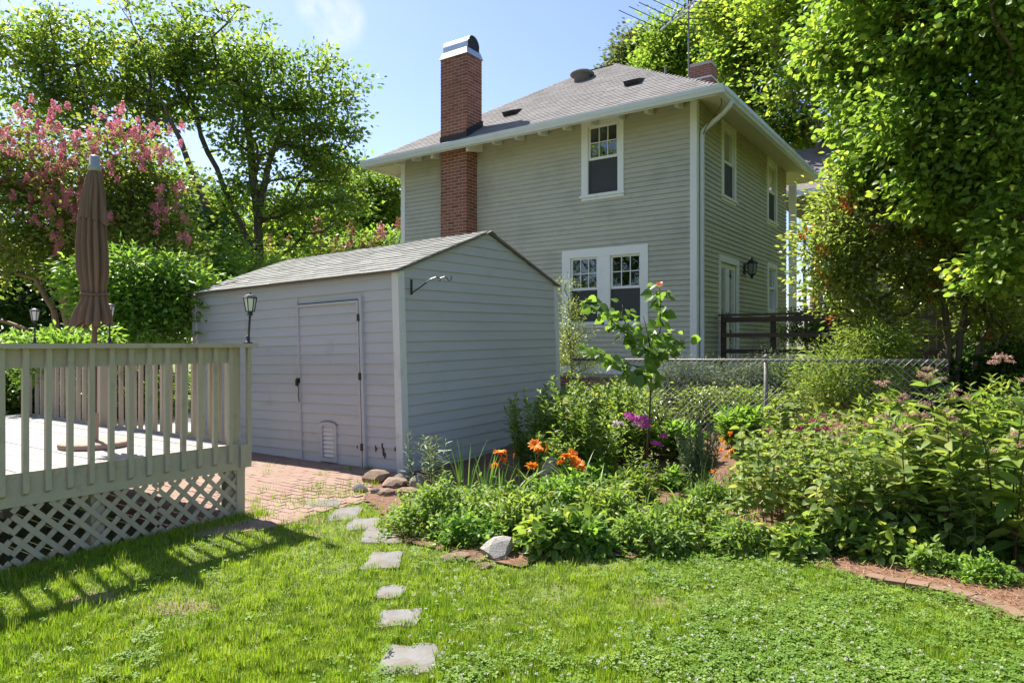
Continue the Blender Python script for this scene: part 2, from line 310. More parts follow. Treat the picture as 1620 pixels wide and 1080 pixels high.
leafmat('pink_petal', [(.58,.17,.22),(.66,.26,.31),(.74,.40,.43)], .4, 1.1, .7, .2)
leafmat('peach_petal', [(.42,.17,.13),(.5,.24,.17),(.38,.26,.10)], .3, 1.0, .7, .2)
leafmat('orange_petal', [(.80,.20,.015),(.88,.28,.02),(.90,.36,.04)], .35, .9, .5, .3)
leafmat('yellow_petal', [(.8,.34,.02),(.85,.45,.03)], .3, .9, .5, .3)
leafmat('magenta_petal', [(.50,.05,.36),(.60,.09,.45),(.66,.16,.52)], .3, .9, .6, .2)
leafmat('white_pink_petal', [(.60,.42,.48),(.7,.55,.6)], .3, .9, .6, .2)
leafmat('rose_petal', [(.30,.03,.11),(.40,.06,.17)], .3, .9, .6, .2)
leafmat('dusty_pink', [(.42,.24,.20),(.5,.31,.26),(.46,.34,.22)], .2, .9, .8, .1)
leafmat('violet_petal', [(.22,.13,.5),(.3,.2,.58)], .3, .9, .6, .2)
leafmat('white_petal', [(.62,.62,.52),(.72,.72,.64)], .3, .9, .7, .2)
M = MATS
# ------------------------------------------------------------------ ground
def axis_coords(lo, hi, c0, c1, fine, far):
    a = list(np.arange(c0, c1+1e-6, fine)); s = fine
    x = c0
    while x > lo: s *= 1.35; x -= s; a.insert(0, max(x, lo))
    s = fine; x = c1
    while x < hi: s *= 1.35; x += s; a.append(min(x, hi))
    return np.array(a)
gx = axis_coords(-600, 600, -16, 8, .25, 0); gy = axis_coords(-600, 600, -4, 22, .25, 0)
XX, YY = np.meshgrid(gx, gy, indexing='ij'); ZZ = gz(XX, YY)
nx, ny = len(gx), len(gy); idx = np.arange(nx*ny).reshape(nx, ny)
GF = np.stack([idx[:-1,:-1], idx[1:,:-1], idx[1:,1:], idx[:-1,1:]], -1).reshape(-1, 4)
tag(put('ground', npmesh('ground', np.stack([XX, YY, ZZ], -1).reshape(-1, 3), GF, M['soil'], smooth_=True)), kind='structure')
def sheet(name, poly, mat, lift, cell=.07):
    P = np.array([(p[0], p[1]) for p in poly]); x0, y0 = P.min(0); x1, y1 = P.max(0)
    xs = np.arange(x0, x1+cell, cell); ys = np.arange(y0, y1+cell, cell); A, B = np.meshgrid(xs, ys, indexing='ij')
    V = np.stack([A, B, gz(A, B)+lift], -1).reshape(-1, 3); id_ = np.arange(A.size).reshape(A.shape)
    F = np.stack([id_[:-1,:-1], id_[1:,:-1], id_[1:,1:], id_[:-1,1:]], -1).reshape(-1, 4)
    c = V[F].mean(1); F = F[inpoly(c[:,0], c[:,1], poly)]
    u, inv = np.unique(F, return_inverse=True); return npmesh(name, V[u], inv.reshape(F.shape), mat, smooth_=True)
FY = 9.6                                   # line of the wire fence
BEDFRONT = [G(*p) for p in [(668,755),(592,770),(574,790),(596,806),(616,830),(634,855),(690,870),(750,888),(820,898),(890,880),(1000,884),(1100,876),(1190,884),(1270,892),(1385,920),(1500,945),(1620,988),(1800,1050)]]
BED = [(p.x, p.y) for p in BEDFRONT] + [(4.5, 3.5), (4.5, 12.6), (-5.9, 12.6), (-5.9, 6.25)]
tag(put('garden_bed', sheet('garden_bed', BED, M['mulch'], .018)), kind='structure')
PATIO = [(-5.15, 6.2), (-5.2, 5.3), (-5.3, 4.6), (-5.12, 3.75), (-5.35, 3.2), (-6.2, 3.2), (-10.6, 3.95), (-10.6, 6.2)]
pat = put('patio', sheet('patio', PATIO, M['patio_sand'], .006)); tag(pat, kind='structure')
tag(put('gravel_path', sheet('gravel_path', [(-11.4,2),(-14.5,2),(-15.5,11),(-12.2,11)], M['gravel'], .006, .3)), kind='structure')

for k, (px, py, r0, r1) in enumerate(((285,962,.24,.13),(150,946,.20,.12),(432,812,.34,.20),(478,824,.26,.16),(545,793,.22,.12),(410,835,.2,.14),(900,888,.2,.08))):
    c = G(px, py); rr = random.Random(k); poly = []
    for t_ in np.linspace(0, 6.0, 16):
        u, v = math.cos(t_)*r0*rr.uniform(.65, 1.15), math.sin(t_)*r1*rr.uniform(.65, 1.15); poly.append((c.x+CA*u-SA*v, c.y+SA*u+CA*v))
    tag(put('bare_soil', sheet('bare_soil', poly, M['bare_dirt'], .004, .03)), kind='structure')
def pieces(name, parent, items, mat, limit=300, key=None):
    """items: (mb_verts 8 corners, size key); the largest become objects, the rest one joined part"""
    items = sorted(items, key=lambda t: -t[1])
    for v, _ in items[:limit]:
        mb = MB(); mb.hexa(v); mb.build(name, mat, parent)
    if len(items) > limit:
        mb = MB()
        for v, _ in items[limit:]: mb.cur = random.random(); mb.hexa(v)
        tag(mb.build(name, mat, parent), kind='stuff')
def near(p): return 1/max((Vector(p)-Vector((0,0,EYE))).length, .1)
# patio bricks, running bond along x
items = []
row = 0; y = 3.2
while y < 6.18:
    x = -10.5 + (row % 2)*.105
    while x < -5.1:
        if inpoly(np.array([x+.1]), np.array([y+.05]), PATIO)[0] and not (x+.2 < -5.75 and y < 3.7):
            X = CA*x+SA*y; Yd = -SA*x+CA*y
            if X/Yd*FPX+810 > 330 or random.random() < .6:
                h = .008+random.uniform(-.003, .004); z = float(gz(x, y)); j = lambda: random.uniform(-.004, .004); tl = random.uniform(-.004, .004)
                w_, d_ = .200, .098
                items.append(([(x+j(),y+j(),z-.03),(x+w_+j(),y+j(),z-.03),(x+w_+j(),y+d_+j(),z-.03),(x+j(),y+d_+j(),z-.03),
                               (x+.003,y+.003,z+h+tl),(x+w_-.003,y+.003,z+h),(x+w_-.003,y+d_-.003,z+h-tl),(x+.003,y+d_-.003,z+h)], near((x,y,0)) + (1 if X/Yd*FPX+810 > 392 else 0)))
        x += .207
    y += .104; row += 1
pieces('brick', pat, items, M['patio_brick'])

# ------------------------------------------------------------------ wall helpers
def PT(axis, plane, sgn, a, off, z): return (a, plane+sgn*off, z) if axis == 'x' else (plane+sgn*off, a, z)
def wbox(mb, fr, a0, a1, o0, o1, z0, z1):
    p = lambda a, o, z: PT(fr[0], fr[1], fr[2], a, o, z)
    return mb.hexa([p(a0,o0,z0),p(a1,o0,z0),p(a1,o1,z0),p(a0,o1,z0),p(a0,o0,z1),p(a1,o0,z1),p(a1,o1,z1),p(a0,o1,z1)])
def siding(parent, mat, fr, z0, z1, exp, ext, openings=(), pb=.018, pt=.004, base=0., name='siding_board', butt=False):
    z = z0
    while z < z1-.01:
        zt = min(z+exp, z1); lo0, hi0 = ext(z); lo1, hi1 = ext(zt)
        if hi0-lo0 > .05:
            if hi1 < lo1: lo1 = hi1 = (lo1+hi1)/2
            segs = [[(lo0, lo1), (hi0, hi1)]]
            for oa, ob, oz0, oz1 in openings:
                if min(oz1, zt)-max(oz0, z) > .25*(zt-z):
                    ns = []
                    for s_ in segs:
                        if s_[0][0] < oa and s_[1][0] > ob: ns += [[s_[0], (oa, oa)], [(ob, ob), s_[1]]]
                        elif s_[0][0] < oa < s_[1][0]: ns.append([s_[0], (oa, oa)])
                        elif s_[0][0] < ob < s_[1][0]: ns.append([(ob, ob), s_[1]])
                        elif s_[0][0] >= oa and s_[1][0] <= ob: pass
                        else: ns.append(s_)
                    segs = ns
            if butt:                                    # butt joints between board lengths
                ns = []
                for s_ in segs:
                    (l0, l1), (h0, h1) = s_
                    while h0-l0 > 2.6:
                        c = l0+random.uniform(1.2, min(4.2, h0-l0-.6)); ns.append([(l0, l1), (c-.0015, c-.0015)]); l0 = l1 = c+.0015
                    ns.append([(l0, l1), (h0, h1)])
                segs = ns
            for (l0, l1), (h0, h1) in segs:
                if h0-l0 < .01: continue
                p = lambda a, o, zz: PT(fr[0], fr[1], fr[2], a, base+o, zz)
                jb = pb+random.uniform(-.002, .002)
                mb = MB(); mb.hexa([p(l0,0,z),p(h0,0,z),p(h0,jb,z),p(l0,jb,z),p(l1,0,zt),p(h1,0,zt),p(h1,pt,zt),p(l1,pt,zt)])
                mb.build(name, mat, parent)
        z = zt
def core(mb, fr, a0, a1, z0, z1, openings, off=-.004):
    As = sorted({a0, a1, *[v for o in openings for v in o[:2]]}); Zs = sorted({z0, z1, *[v for o in openings for v in o[2:]]})
    for i in range(len(As)-1):
        for j in range(len(Zs)-1):
            ca, cz = (As[i]+As[i+1])/2, (Zs[j]+Zs[j+1])/2
            if any(o[0] < ca < o[1] and o[2] < cz < o[3] for o in openings): continue
            p = lambda a, z: PT(fr[0], fr[1], fr[2], a, off, z)
            mb.add([p(As[i],Zs[j]),p(As[i+1],Zs[j]),p(As[i+1],Zs[j+1]),p(As[i],Zs[j+1])], [(0,1,2,3)])
def sash(parent, fr, a0, a1, o0, o1, z0, z1, cols, rows, st=.042, screen=False, mun=.018):
    mb = MB(); wbox(mb, fr, a0, a0+st, o0, o1, z0, z1); wbox(mb, fr, a1-st, a1, o0, o1, z0, z1); wbox(mb, fr, a0+st, a1-st, o0, o1, z0, z0+st+.012); wbox(mb, fr, a0+st, a1-st, o0, o1, z1-st, z1)
    mb.build('sash', M['white_paint'], parent)
    b0, b1, c0, c1 = a0+st, a1-st, z0+st+.012, z1-st; om = (o0+o1)/2
    for i in range(1, cols):
        a = b0+(b1-b0)*i/cols; m = MB(); wbox(m, fr, a-mun/2, a+mun/2, o0+.003, o1-.003, c0, c1); m.build('muntin', M['white_paint'], parent)
    for j in range(1, rows):
        z = c0+(c1-c0)*j/rows
        for i in range(cols):
            m = MB(); wbox(m, fr, b0+(b1-b0)*i/cols+mun/2, b0+(b1-b0)*(i+1)/cols-mun/2, o0+.004, o1-.004, z-mun/2, z+mun/2); m.build('muntin', M['white_paint'], parent)
    for i in range(cols):
        for j in range(rows):
            m = MB(); t = random.uniform(-.002, .002); x0 = b0+(b1-b0)*i/cols; x1 = b0+(b1-b0)*(i+1)/cols; y0 = c0+(c1-c0)*j/rows; y1 = c0+(c1-c0)*(j+1)/rows
            p = lambda a, o, z: PT(fr[0], fr[1], fr[2], a, o, z)
            m.hexa([p(x0,om-.002+t,y0),p(x1,om-.002-t,y0),p(x1,om+.002-t,y0),p(x0,om+.002+t,y0),p(x0,om-.002,y1),p(x1,om-.002,y1),p(x1,om+.002,y1),p(x0,om+.002,y1)])
            m.build('pane', M['glass'], parent)
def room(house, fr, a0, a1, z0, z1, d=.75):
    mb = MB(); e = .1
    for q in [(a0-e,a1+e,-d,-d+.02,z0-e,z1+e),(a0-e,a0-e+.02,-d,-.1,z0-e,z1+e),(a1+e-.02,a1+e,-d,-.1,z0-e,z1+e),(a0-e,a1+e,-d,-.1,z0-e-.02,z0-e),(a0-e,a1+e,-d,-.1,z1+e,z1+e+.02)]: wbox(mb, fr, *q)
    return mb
def window(house, fr, a0, a1, z0, z1, zm, tl, tr, tt, cols=3, rows=2, head_to=None, screen=True, sill=True, mats='white_paint', casing_extra=None):
    mb = MB(); o1 = .034
    wbox(mb, fr, a0-tl, a0, -.004, o1, z0-.02, z1); wbox(mb, fr, a1, a1+tr, -.004, o1, z0-.02, z1); wbox(mb, fr, a0-tl, a1+tr, -.004, o1+.003, z1, z1+tt)
    for q in [(a0-.012,a0,-.1,-.005,z0,z1),(a1,a1+.012,-.1,-.005,z0,z1),(a0,a1,-.1,-.005,z1,z1+.012),(a0,a1,-.1,-.005,z0-.012,z0)]: wbox(mb, fr, *q)
    w_ = mb.build('window', M[mats], house)
    if sill:
        m = MB(); wbox(m, fr, a0-tl-.025, a1+tr+.025, -.003, .062, z0-.075, z0-.022); wbox(m, fr, a0-tl, a1+tr, -.003, .03, z0-.135, z0-.077); m.build('sill', M[mats], w_)
    sash(w_, fr, a0, a1, -.045, -.010, zm-.02, z1, cols, rows)
    sash(w_, fr, a0, a1, -.085, -.050, z0, zm+.025, 1, 1)
    if screen:
        m = MB(); wbox(m, fr, a0+.03, a1-.03, -.030, -.026, z0+.03, zm-.03); m.build('insect_screen', M['screen'], w_)
        m = MB(); wbox(m, fr, a0, a0+.03, -.036, -.022, z0, zm-.022); wbox(m, fr, a1-.03, a1, -.036, -.022, z0, zm-.022); wbox(m, fr, a0+.03, a1-.03, -.036, -.022, z0, z0+.03); m.build('screen_frame', M['screen'], w_)
    room(house, fr, a0, a1, z0, z1).build('room', M['room_dark'], w_)
    return w_

# ------------------------------------------------------------------ house
HX0, HX1, HY0, HY1, ZB, ZT = -12.34, -4.68, 12.83, 19.75, 1.02, 6.30
house = thing('house', 'two storey beige clapboard house with hip roof and brick chimney', 'house', (HX0/2+HX1/2, HY0/2+HY1/2, .6))
FRF, FRR, FRL = ('x', HY0, -1), ('y', HX1, 1), ('y', HX0, -1)
winF = [(-6.995,-6.31,4.72,6.12),(-7.42,-6.77,2.06,3.40),(-6.48,-5.81,2.06,3.40)]
winR = [(14.42,15.12,4.72,6.12),(17.9,18.6,4.72,6.12),(17.92,18.62,2.42,3.5)]
doorR = (14.22,15.34,1.16,3.30)
mb = MB(); core(mb, FRF, HX0, HX1, .9, ZT+.25, winF); wallF = mb.build('wall', M['house_paint'], house)
siding(wallF, M['house_paint'], FRF, ZB+.11, ZT, .1, lambda z: (HX0, HX1), [(a-.05,b+.05,c-.08,d+.05) for a,b,c,d in winF], pb=.025, pt=.002, butt=True)
mb = MB(); core(mb, FRR, HY0, HY1, .9, ZT+.25, winR+[doorR]); wallR = mb.build('wall', M['house_paint'], house)
siding(wallR, M['house_paint'], FRR, ZB+.11, ZT, .1, lambda z: (HY0, HY1), [(a-.05,b+.05,c-.08,d+.05) for a,b,c,d in winR]+[(doorR[0]-.05,doorR[1]+.05,0,doorR[3]+.05)], pb=.025, pt=.002, butt=True)
mb = MB(); wbox(mb, FRL, HY0, HY1, -.1, .0, .9, ZT+.25); wbox(mb, ('x', HY1, 1), HX0, HX1, -.1, 0, .9, ZT+.25); mb.build('wall', M['house_paint'], house)
mb = MB(); mb.box(HX0+.03, HX1-.03, HY0+.03, HY1-.03, .2, 1.0); mb.build('foundation', M['far_brick'], house)
for fr, a, b in ((FRF, HX0, HX1), (FRR, HY0, HY1)):
    mb = MB(); wbox(mb, fr, a+(.11 if fr is FRF else .10), b-.11, .0, .026, ZB-.05, ZB+.108); mb.build('skirt_board', M['white_paint'], house)
for q in [(FRF, HX1-.105, HX1+.028), (FRF, HX0-.028, HX0+.105)]:
    mb = MB(); wbox(mb, q[0], q[1], q[2], -.004, .030, ZB-.06, ZT); mb.build('corner_board', M['white_paint'], house)
mb = MB(); wbox(mb, FRR, HY0-.004, HY0+.10, -.002, .029, ZB-.06, ZT); mb.build('corner_board', M['white_paint'], house)
mb = MB(); wbox(mb, FRL, HY0+.001, HY0+.10, .0, .029, ZB-.06, ZT); mb.build('corner_board', M['white_paint'], house)
window(house, FRF, *winF[0], 5.44, .155, .135, .13)
for i, q in enumerate(winF[1:]):
    window(house, FRF, *q, 2.735, .2 if i == 0 else .145, .145 if i == 0 else .165, .175)
for i, q in enumerate(winR[:2]): window(house, FRR, *q, 5.44, .13, .13, .13, 1, 1, screen=True)
window(house, FRR, *winR[2], 3.0, .12, .12, .12, 1, 1, screen=False)
# glazed double door on the side wall
mb = MB(); a0, a1, z0, z1 = doorR
wbox(mb, FRR, a0-.11, a0, -.004, .034, z0-.1, z1); wbox(mb, FRR, a1, a1+.11, -.004, .034, z0-.1, z1); wbox(mb, FRR, a0-.11, a1+.11, -.004, .037, z1, z1+.13)
door = mb.build('door', M['white_paint'], house)
am = (a0+a1)/2
for (p0, p1) in ((a0, am-.003), (am+.003, a1)):
    sash(door, FRR, p0, p1, -.06, -.015, z0, z1, 1, 1, st=.115)
    mb = MB(); hx = p1-.06 if p1 < am+.1 else p0+.06
    wbox(mb, FRR, hx-.02, hx+.02, -.015, -.008, z0+.9, z0+1.1); wbox(mb, FRR, hx-.015, hx+.09*(1 if p1 > am+.1 else -1), .03, .045, z0+.99, z0+1.01); wbox(mb, FRR, hx-.008, hx+.008, -.008, .035, z0+.992, z0+1.008); mb.build('handle', M['black_metal'], door)
room(house, FRR, a0, a1, z0, z1).build('room', M['room_dark'], door)
# roof
OV = .675; EX0, EX1, EY0, EY1 = HX0-OV, HX1+OV, HY0-OV, HY1+OV; EZ = 6.14; PIT = .655
ym = (EY0+EY1)/2; hd = ym-EY0; RX1, RX0 = EX1-hd, EX0+hd; RZ = EZ+PIT*hd
A, B, C_, D = (EX0,EY0,EZ), (EX1,EY0,EZ), (EX1,EY1,EZ), (EX0,EY1,EZ); E1, E2 = (RX1,ym,RZ), (RX0,ym,RZ)
mb = MB(); mb.add([A,B,C_,D,E1,E2], [(0,1,4,5),(1,2,4),(2,3,5,4),(3,0,5)]); roof = mb.build('roof', M['shingle'], house)
th = math.atan(PIT); cs, sn = math.cos(th), math.sin(th); SLOPE = hd/cs
def roofpt(x, t, n): return (x, EY0+t*cs-n*sn, EZ+t*sn+n*cs)
CHX0, CHX1, CHY0, CHY1 = -10.72, -9.94, 12.43, 13.0
items = []; t = -.03; row = 0; ex = .142
while t < SLOPE-.02:
    lo, hi = EX0+max(t,0)*cs, EX1-max(t,0)*cs
    x = lo - (row % 2)*.15 - random.random()*.02
    while x < hi:
        a, b = max(x, lo), min(x+.303, hi)
        y_ = EY0+t*cs
        if b-a > .03 and not (a > CHX0-.05 and b < CHX1+.05 and y_ < CHY1):
            t1 = t+ex+.02; u = random.uniform(0, .004); la, hb = (a, b)
            items.append(([roofpt(a,t,.001),roofpt(b,t,.001),roofpt(b-.0,t1,.001),roofpt(a,t1,.001),roofpt(a,t,.013+u),roofpt(b,t,.013+u),roofpt(b,t1,.004),roofpt(a,t1,.004)], near(roofpt(a,t,0))*(b-a)))
        x += .306
    t += ex; row += 1
pieces('shingle', roof, items, M['shingle'])
mb = MB()                                   # hip and ridge caps
def caps(mb, p, q, n, wd):
    p, q = Vector(p), Vector(q); d = (q-p)/n; s_ = Vector((0,0,1)).cross(d).normalized()*wd
    for i in range(n):
        a = p+d*i+Vector((0,0,.022)); b = a+d*1.15-Vector((0,0,.012)); dn = Vector((0,0,-.055)); mb.cur = random.random()
        mb.add([a, a+s_+dn, b+s_+dn, b, a-s_+dn, b-s_+dn], [(0,1,2,3),(0,3,5,4)])
caps(mb, B, E1, 44, .10); caps(mb, A, E2, 44, .10); caps(mb, E2, E1, 4, .13); mb.build('ridge_cap', M['shingle'], roof)
def soff(poly): m = MB(); m.add(poly, [tuple(range(len(poly)))]); m.build('soffit', M['soffit_paint'], house)
sz, wz = EZ-.10, ZT-.03
soff([(EX0,EY0,sz),(EX1,EY0,sz),(HX1,HY0,wz),(HX0,HY0,wz)]); soff([(EX1,EY0,sz),(EX1,EY1,sz),(HX1,HY1,wz),(HX1,HY0,wz)]); soff([(EX0,EY1,sz),(EX0,EY0,sz),(HX0,HY0,wz),(HX0,HY1,wz)]); soff([(EX0,EY1,sz),(EX1,EY1,sz),(HX1,HY1,wz),(HX0,HY1,wz)])
for (x0,x1,y0,y1) in ((EX0,EX1,EY0-.002,EY0+.02),(EX1-.02,EX1+.002,EY0+.02,EY1),(EX0-.002,EX0+.02,EY0+.02,EY1)):
    mb = MB(); mb.box(x0,x1,y0,y1,EZ-.14,EZ+.004); mb.build('fascia', M['white_paint'], house)
def gutter(p, q, out):                      # K profile swept along the eave
    p, q, out = Vector(p), Vector(q), Vector(out); prof = [(0,-.02),(0,-.135),(.07,-.135),(.085,-.09),(.105,-.06),(.112,-.005),(.112,.008),(.100,.008),(.100,-.02)]
    mb = MB(); n = len(prof); vs = [p+out*a+Vector((0,0,z)) for a, z in prof]+[q+out*a+Vector((0,0,z)) for a, z in prof]
    mb.add(vs, [(i,(i+1)%n,n+(i+1)%n,n+i) for i in range(n)]+[tuple(range(n)), tuple(range(2*n-1,n-1,-1))]); return mb.build('gutter', M['gutter_metal'], house)
gutter((EX0-.03,EY0-.004,EZ+.004),(EX1+.10,EY0-.004,EZ+.004),(0,-1,0)); gutter((EX1+.004,EY0-.002,EZ+.001),(EX1+.004,EY1,EZ+.001),(1,0,0)); gutter((EX0-.004,EY0+.01,EZ+.001),(EX0-.004,EY1,EZ+.001),(-1,0,0))
for i in range(13):                         # little rafter blocks under the eave
    x = -4.94-.612*i
    if CHX0-.1 < x < CHX1+.1: continue
    mb = MB(); mb.hexa([(x-.035,HY0-.34,wz-.21),(x+.035,HY0-.34,wz-.21),(x+.035,HY0-.03,wz-.16),(x-.035,HY0-.03,wz-.16),(x-.035,HY0-.34,wz-.05),(x+.035,HY0-.34,wz-.05),(x+.035,HY0-.03,wz+.0),(x-.035,HY0-.03,wz+.0)]); mb.build('rafter_block', M['white_paint'], house)
for x in (-10.86, -9.80):
    mb = MB(); mb.hexa([(x-.04,EY0+.12,sz-.10),(x+.04,EY0+.12,sz-.10),(x+.04,HY0-.02,wz-.22),(x-.04,HY0-.02,wz-.22),(x-.04,EY0+.12,sz+.01),(x+.04,EY0+.12,sz+.01),(x+.04,HY0-.02,wz),(x-.04,HY0-.02,wz)]); mb.build('rafter_block', M['white_paint'], house)
mb = MB(); mb.bar((EX0+.05,EY0+.05,sz-.03),(HX0,HY0,wz-.06),.06,.12); mb.build('hip_rafter', M['soffit_paint'], house)
for k in range(4):
    y = HY0+.5+.61*k; mb = MB(); mb.bar((EX0+.05,y,sz-.03),(HX0,y,wz-.06),.05,.10); mb.build('rafter_block', M['soffit_paint'], house)
mb = MB(); mb.tube([(-3.93,12.62,6.02),(-3.96,12.62,5.93),(-4.12,12.72,5.84),(-4.45,12.9,5.72),(-4.58,12.955,5.66),(-4.605,12.965,5.56),(-4.605,12.965,3),(-4.605,12.965,.62),(-4.55,12.9,.5)], .046, 10); mb.build('downspout', M['gutter_metal'], house, True)
mb = MB(); mb.tube([(-4.08,12.5,6.1),(-4.1,12.55,5.95),(-4.25,12.62,5.80),(-4.5,12.86,5.68),(-4.64,13.0,5.5)], .008, 5); mb.build('cable', M['brown_wood'], house)
# chimney
mb = MB(); mb.box(CHX0+.003,CHX1-.003,CHY0+.003,HY0+.05,.5,6.9); mb.box(CHX0+.0035,CHX1-.0035,CHY0+.0035,CHY1-.0035,6.0,8.28); chim = mb.build('chimney', M['mortar'], house)
items = []; z = 2.9; row = 0
while z < 8.29:
    for face in ('f', 'r', 'l'):
        if face == 'f': u0, u1 = CHX0, CHX1
        else: u0, u1 = CHY0+.0, (HY0 if z < 6.2 else CHY1)
        u = u0 - (.11 if (row+(face != 'f')) % 2 else 0)
        while u < u1-.02:
            a, b = max(u, u0), min(u+.205, u1)
            if u1-b < .06: b = u1
            pr = random.uniform(-.001, .004); zz, zt = z, z+.060
            if b-a > .03:
                if face == 'f': v = [(a,CHY0-pr,zz),(b,CHY0-pr,zz),(b,CHY0+.05,zz),(a,CHY0+.05,zz),(a,CHY0-pr,zt),(b,CHY0-pr,zt),(b,CHY0+.05,zt),(a,CHY0+.05,zt)]
                elif face == 'r': a += .052*(a == u0); v = [(CHX1-.05,a,zz),(CHX1+pr,a,zz),(CHX1+pr,b,zz),(CHX1-.05,b,zz),(CHX1-.05,a,zt),(CHX1+pr,a,zt),(CHX1+pr,b,zt),(CHX1-.05,b,zt)]
                else: a += .052*(a == u0); v = [(CHX0-pr,a,zz),(CHX0+.05,a,zz),(CHX0+.05,b,zz),(CHX0-pr,b,zz),(CHX0-pr,a,zt),(CHX0+.05,a,zt),(CHX0+.05,b,zt),(CHX0-pr,b,zt)]
                items.append((v, (b-a)*(1 if face == 'f' else .7 if face == 'r' else .01)*(1.5 if z > 6.6 else 1)+ random.random()*.01))
            u += .22
    z += .0735; row += 1
pieces('brick', chim, items, M['brick'])
mb = MB(); mb.box(CHX0-.012,CHX1+.012,CHY0-.02,CHY1+.02,6.28,6.44)
mb.hexa([(CHX1,CHY0-.03,6.25),(CHX1+.02,CHY0-.03,6.25),(CHX1+.02,CHY1+.03,6.55),(CHX1,CHY1+.03,6.55),(CHX1,CHY0-.03,6.5),(CHX1+.02,CHY0-.03,6.5),(CHX1+.02,CHY1+.03,6.86),(CHX1,CHY1+.03,6.86)]); mb.build('flashing', M['tar_and_shade'], chim)
mb = MB(); cx, cy = (CHX0+CHX1)/2, (CHY0+CHY1)/2; hw, hh = .40, .29
mb.hexa([(cx-hw-.02,cy-hh-.02,8.26),(cx+hw+.02,cy-hh-.02,8.26),(cx+hw+.02,cy+hh+.02,8.26),(cx-hw-.02,cy+hh+.02,8.26),(cx-hw+.03,cy-hh+.03,8.42),(cx+hw-.03,cy-hh+.03,8.42),(cx+hw-.03,cy+hh-.03,8.42),(cx-hw+.03,cy+hh-.03,8.42)])
mb.build('chimney_cap', M['galvanised'], chim)
NS = 26; ang = [math.pi*(-.08+1.16*k/NS) for k in range(NS+1)]
prof = [(-.22*math.cos(t_), 8.53+.22*math.sin(t_)) for t_ in ang]; prof = [(-.235,8.40)]+prof+[(.235,8.40)]; n = len(prof)
mb = MB(); x0_, x1_ = cx-hw+.03, cx+hw-.03
mb.add([(x0_,cy+y,z) for y, z in prof]+[(x1_,cy+y,z) for y, z in prof], [(i,i+1,n+i+1,n+i) for i in range(n-1)]); mb.add([(x0_,cy+y,z) for y, z in prof], [tuple(range(n))]); mb.build('hood', M['galvanised'], chim, True)
mb = MB(); mb.add([(x1_-.03,cy+y*.97,8.4+(z-8.4)*.97) for y, z in prof], [tuple(range(n))]); mb.build('hood_shade', M['tar_and_shade'], chim)  # black sheet stands in for the shade inside the open hood
# roof vents
def onroof(px, py):
    o = Vector((0,0,EYE)); d = W(px, py, 1)-o; t = (EZ-EYE-PIT*EY0)/(d.z-PIT*d.y); return o+d*t
for q in ((810,181),(1003,133)):
    p = onroof(*q); tt = (p.y-EY0)/cs; x = p.x
    mb = MB(); mb.hexa([roofpt(x-.17,tt-.12,.01),roofpt(x+.17,tt-.12,.01),roofpt(x+.15,tt+.28,.01),roofpt(x-.15,tt+.28,.01),roofpt(x-.17,tt-.14,.13),roofpt(x+.17,tt-.14,.13),roofpt(x+.15,tt+.28,.02),roofpt(x-.15,tt+.28,.02)]); mb.build('roof_vent', M['tar_and_shade'], house)
p = onroof(921,127); mb = MB(); mb.lathe([(.20,-.15),(.20,.08),(.24,.10),(.30,.115),(.31,.145),(.25,.20),(.13,.235),(.02,.24)], p, 20); mb.build('roof_fan', M['tar_and_shade'] if 0 else M['shingle'], house, True)
p = onroof(1053,117); mb = MB(); mb.tube([p, p+Vector((0,0,.14))], .03, 8); mb.build('vent_pipe', M['fence_metal'], house)
# rear chimney
mb = MB(); mb.box(-7.45,-6.75,19.75,20.3,6.0,9.72); ch2 = mb.build('rear_chimney', M['far_brick'], house); ch2.name = 'chimney'
mb = MB(); mb.box(-7.47,-6.73,19.73,20.32,9.32,9.36); mb.build('band', M['gutter_metal'], ch2)
mb = MB(); mb.box(-7.43,-6.77,19.77,20.28,9.721,9.82); mb.build('crown', M['mortar'], ch2)

# television antenna on its mast
ant = thing('antenna', 'tall metal television antenna on a mast above the house roof', 'antenna', tuple(W(1090,118,17.9)))
mb = MB(); m0 = W(1090,118,17.9); top = W(1089,-40,17.9); mb.tube([m0-Vector((0,0,.7)), top], .026, 8); mb.build('mast', M['fence_metal'], ant)
b0 = W(1045,48,19.0); b1 = W(1112,-11,16.95); up = Vector((0,0,.09))
mb = MB(); mb.tube([b0, b1], .028, 6); mb.tube([b0+Vector((0,0,-.0))+(b1-b0)*.22, b0+(b1-b0)*.52-up*1.3, b1-up*1.6], .012, 6); mb.build('boom', M['galvanised'], ant)
bd = (b1-b0).normalized(); pd = Vector((0,0,1)).cross(bd).normalized()
lf = pd if (CA*pd.x+SA*pd.y) < 0 else -pd
for i, (f, l) in enumerate(((0,1.25),(.16,1.12),(.32,1.0),(.48,.9),(.62,.8),(.76,.72),(.9,.65))):
    c = b0+(b1-b0)*f; mb = MB(); mb.tube([c+up*.3, c+lf*l+Vector((0,0,.28*l+.03))], .011, 5); mb.tube([c+up*.3, c-lf*l+Vector((0,0,.10*l+.03))], .011, 5); mb.box(c.x-.03,c.x+.03,c.y-.03,c.y+.03,c.z-.02,c.z+.06); mb.build('element', M['cable_black'], ant)

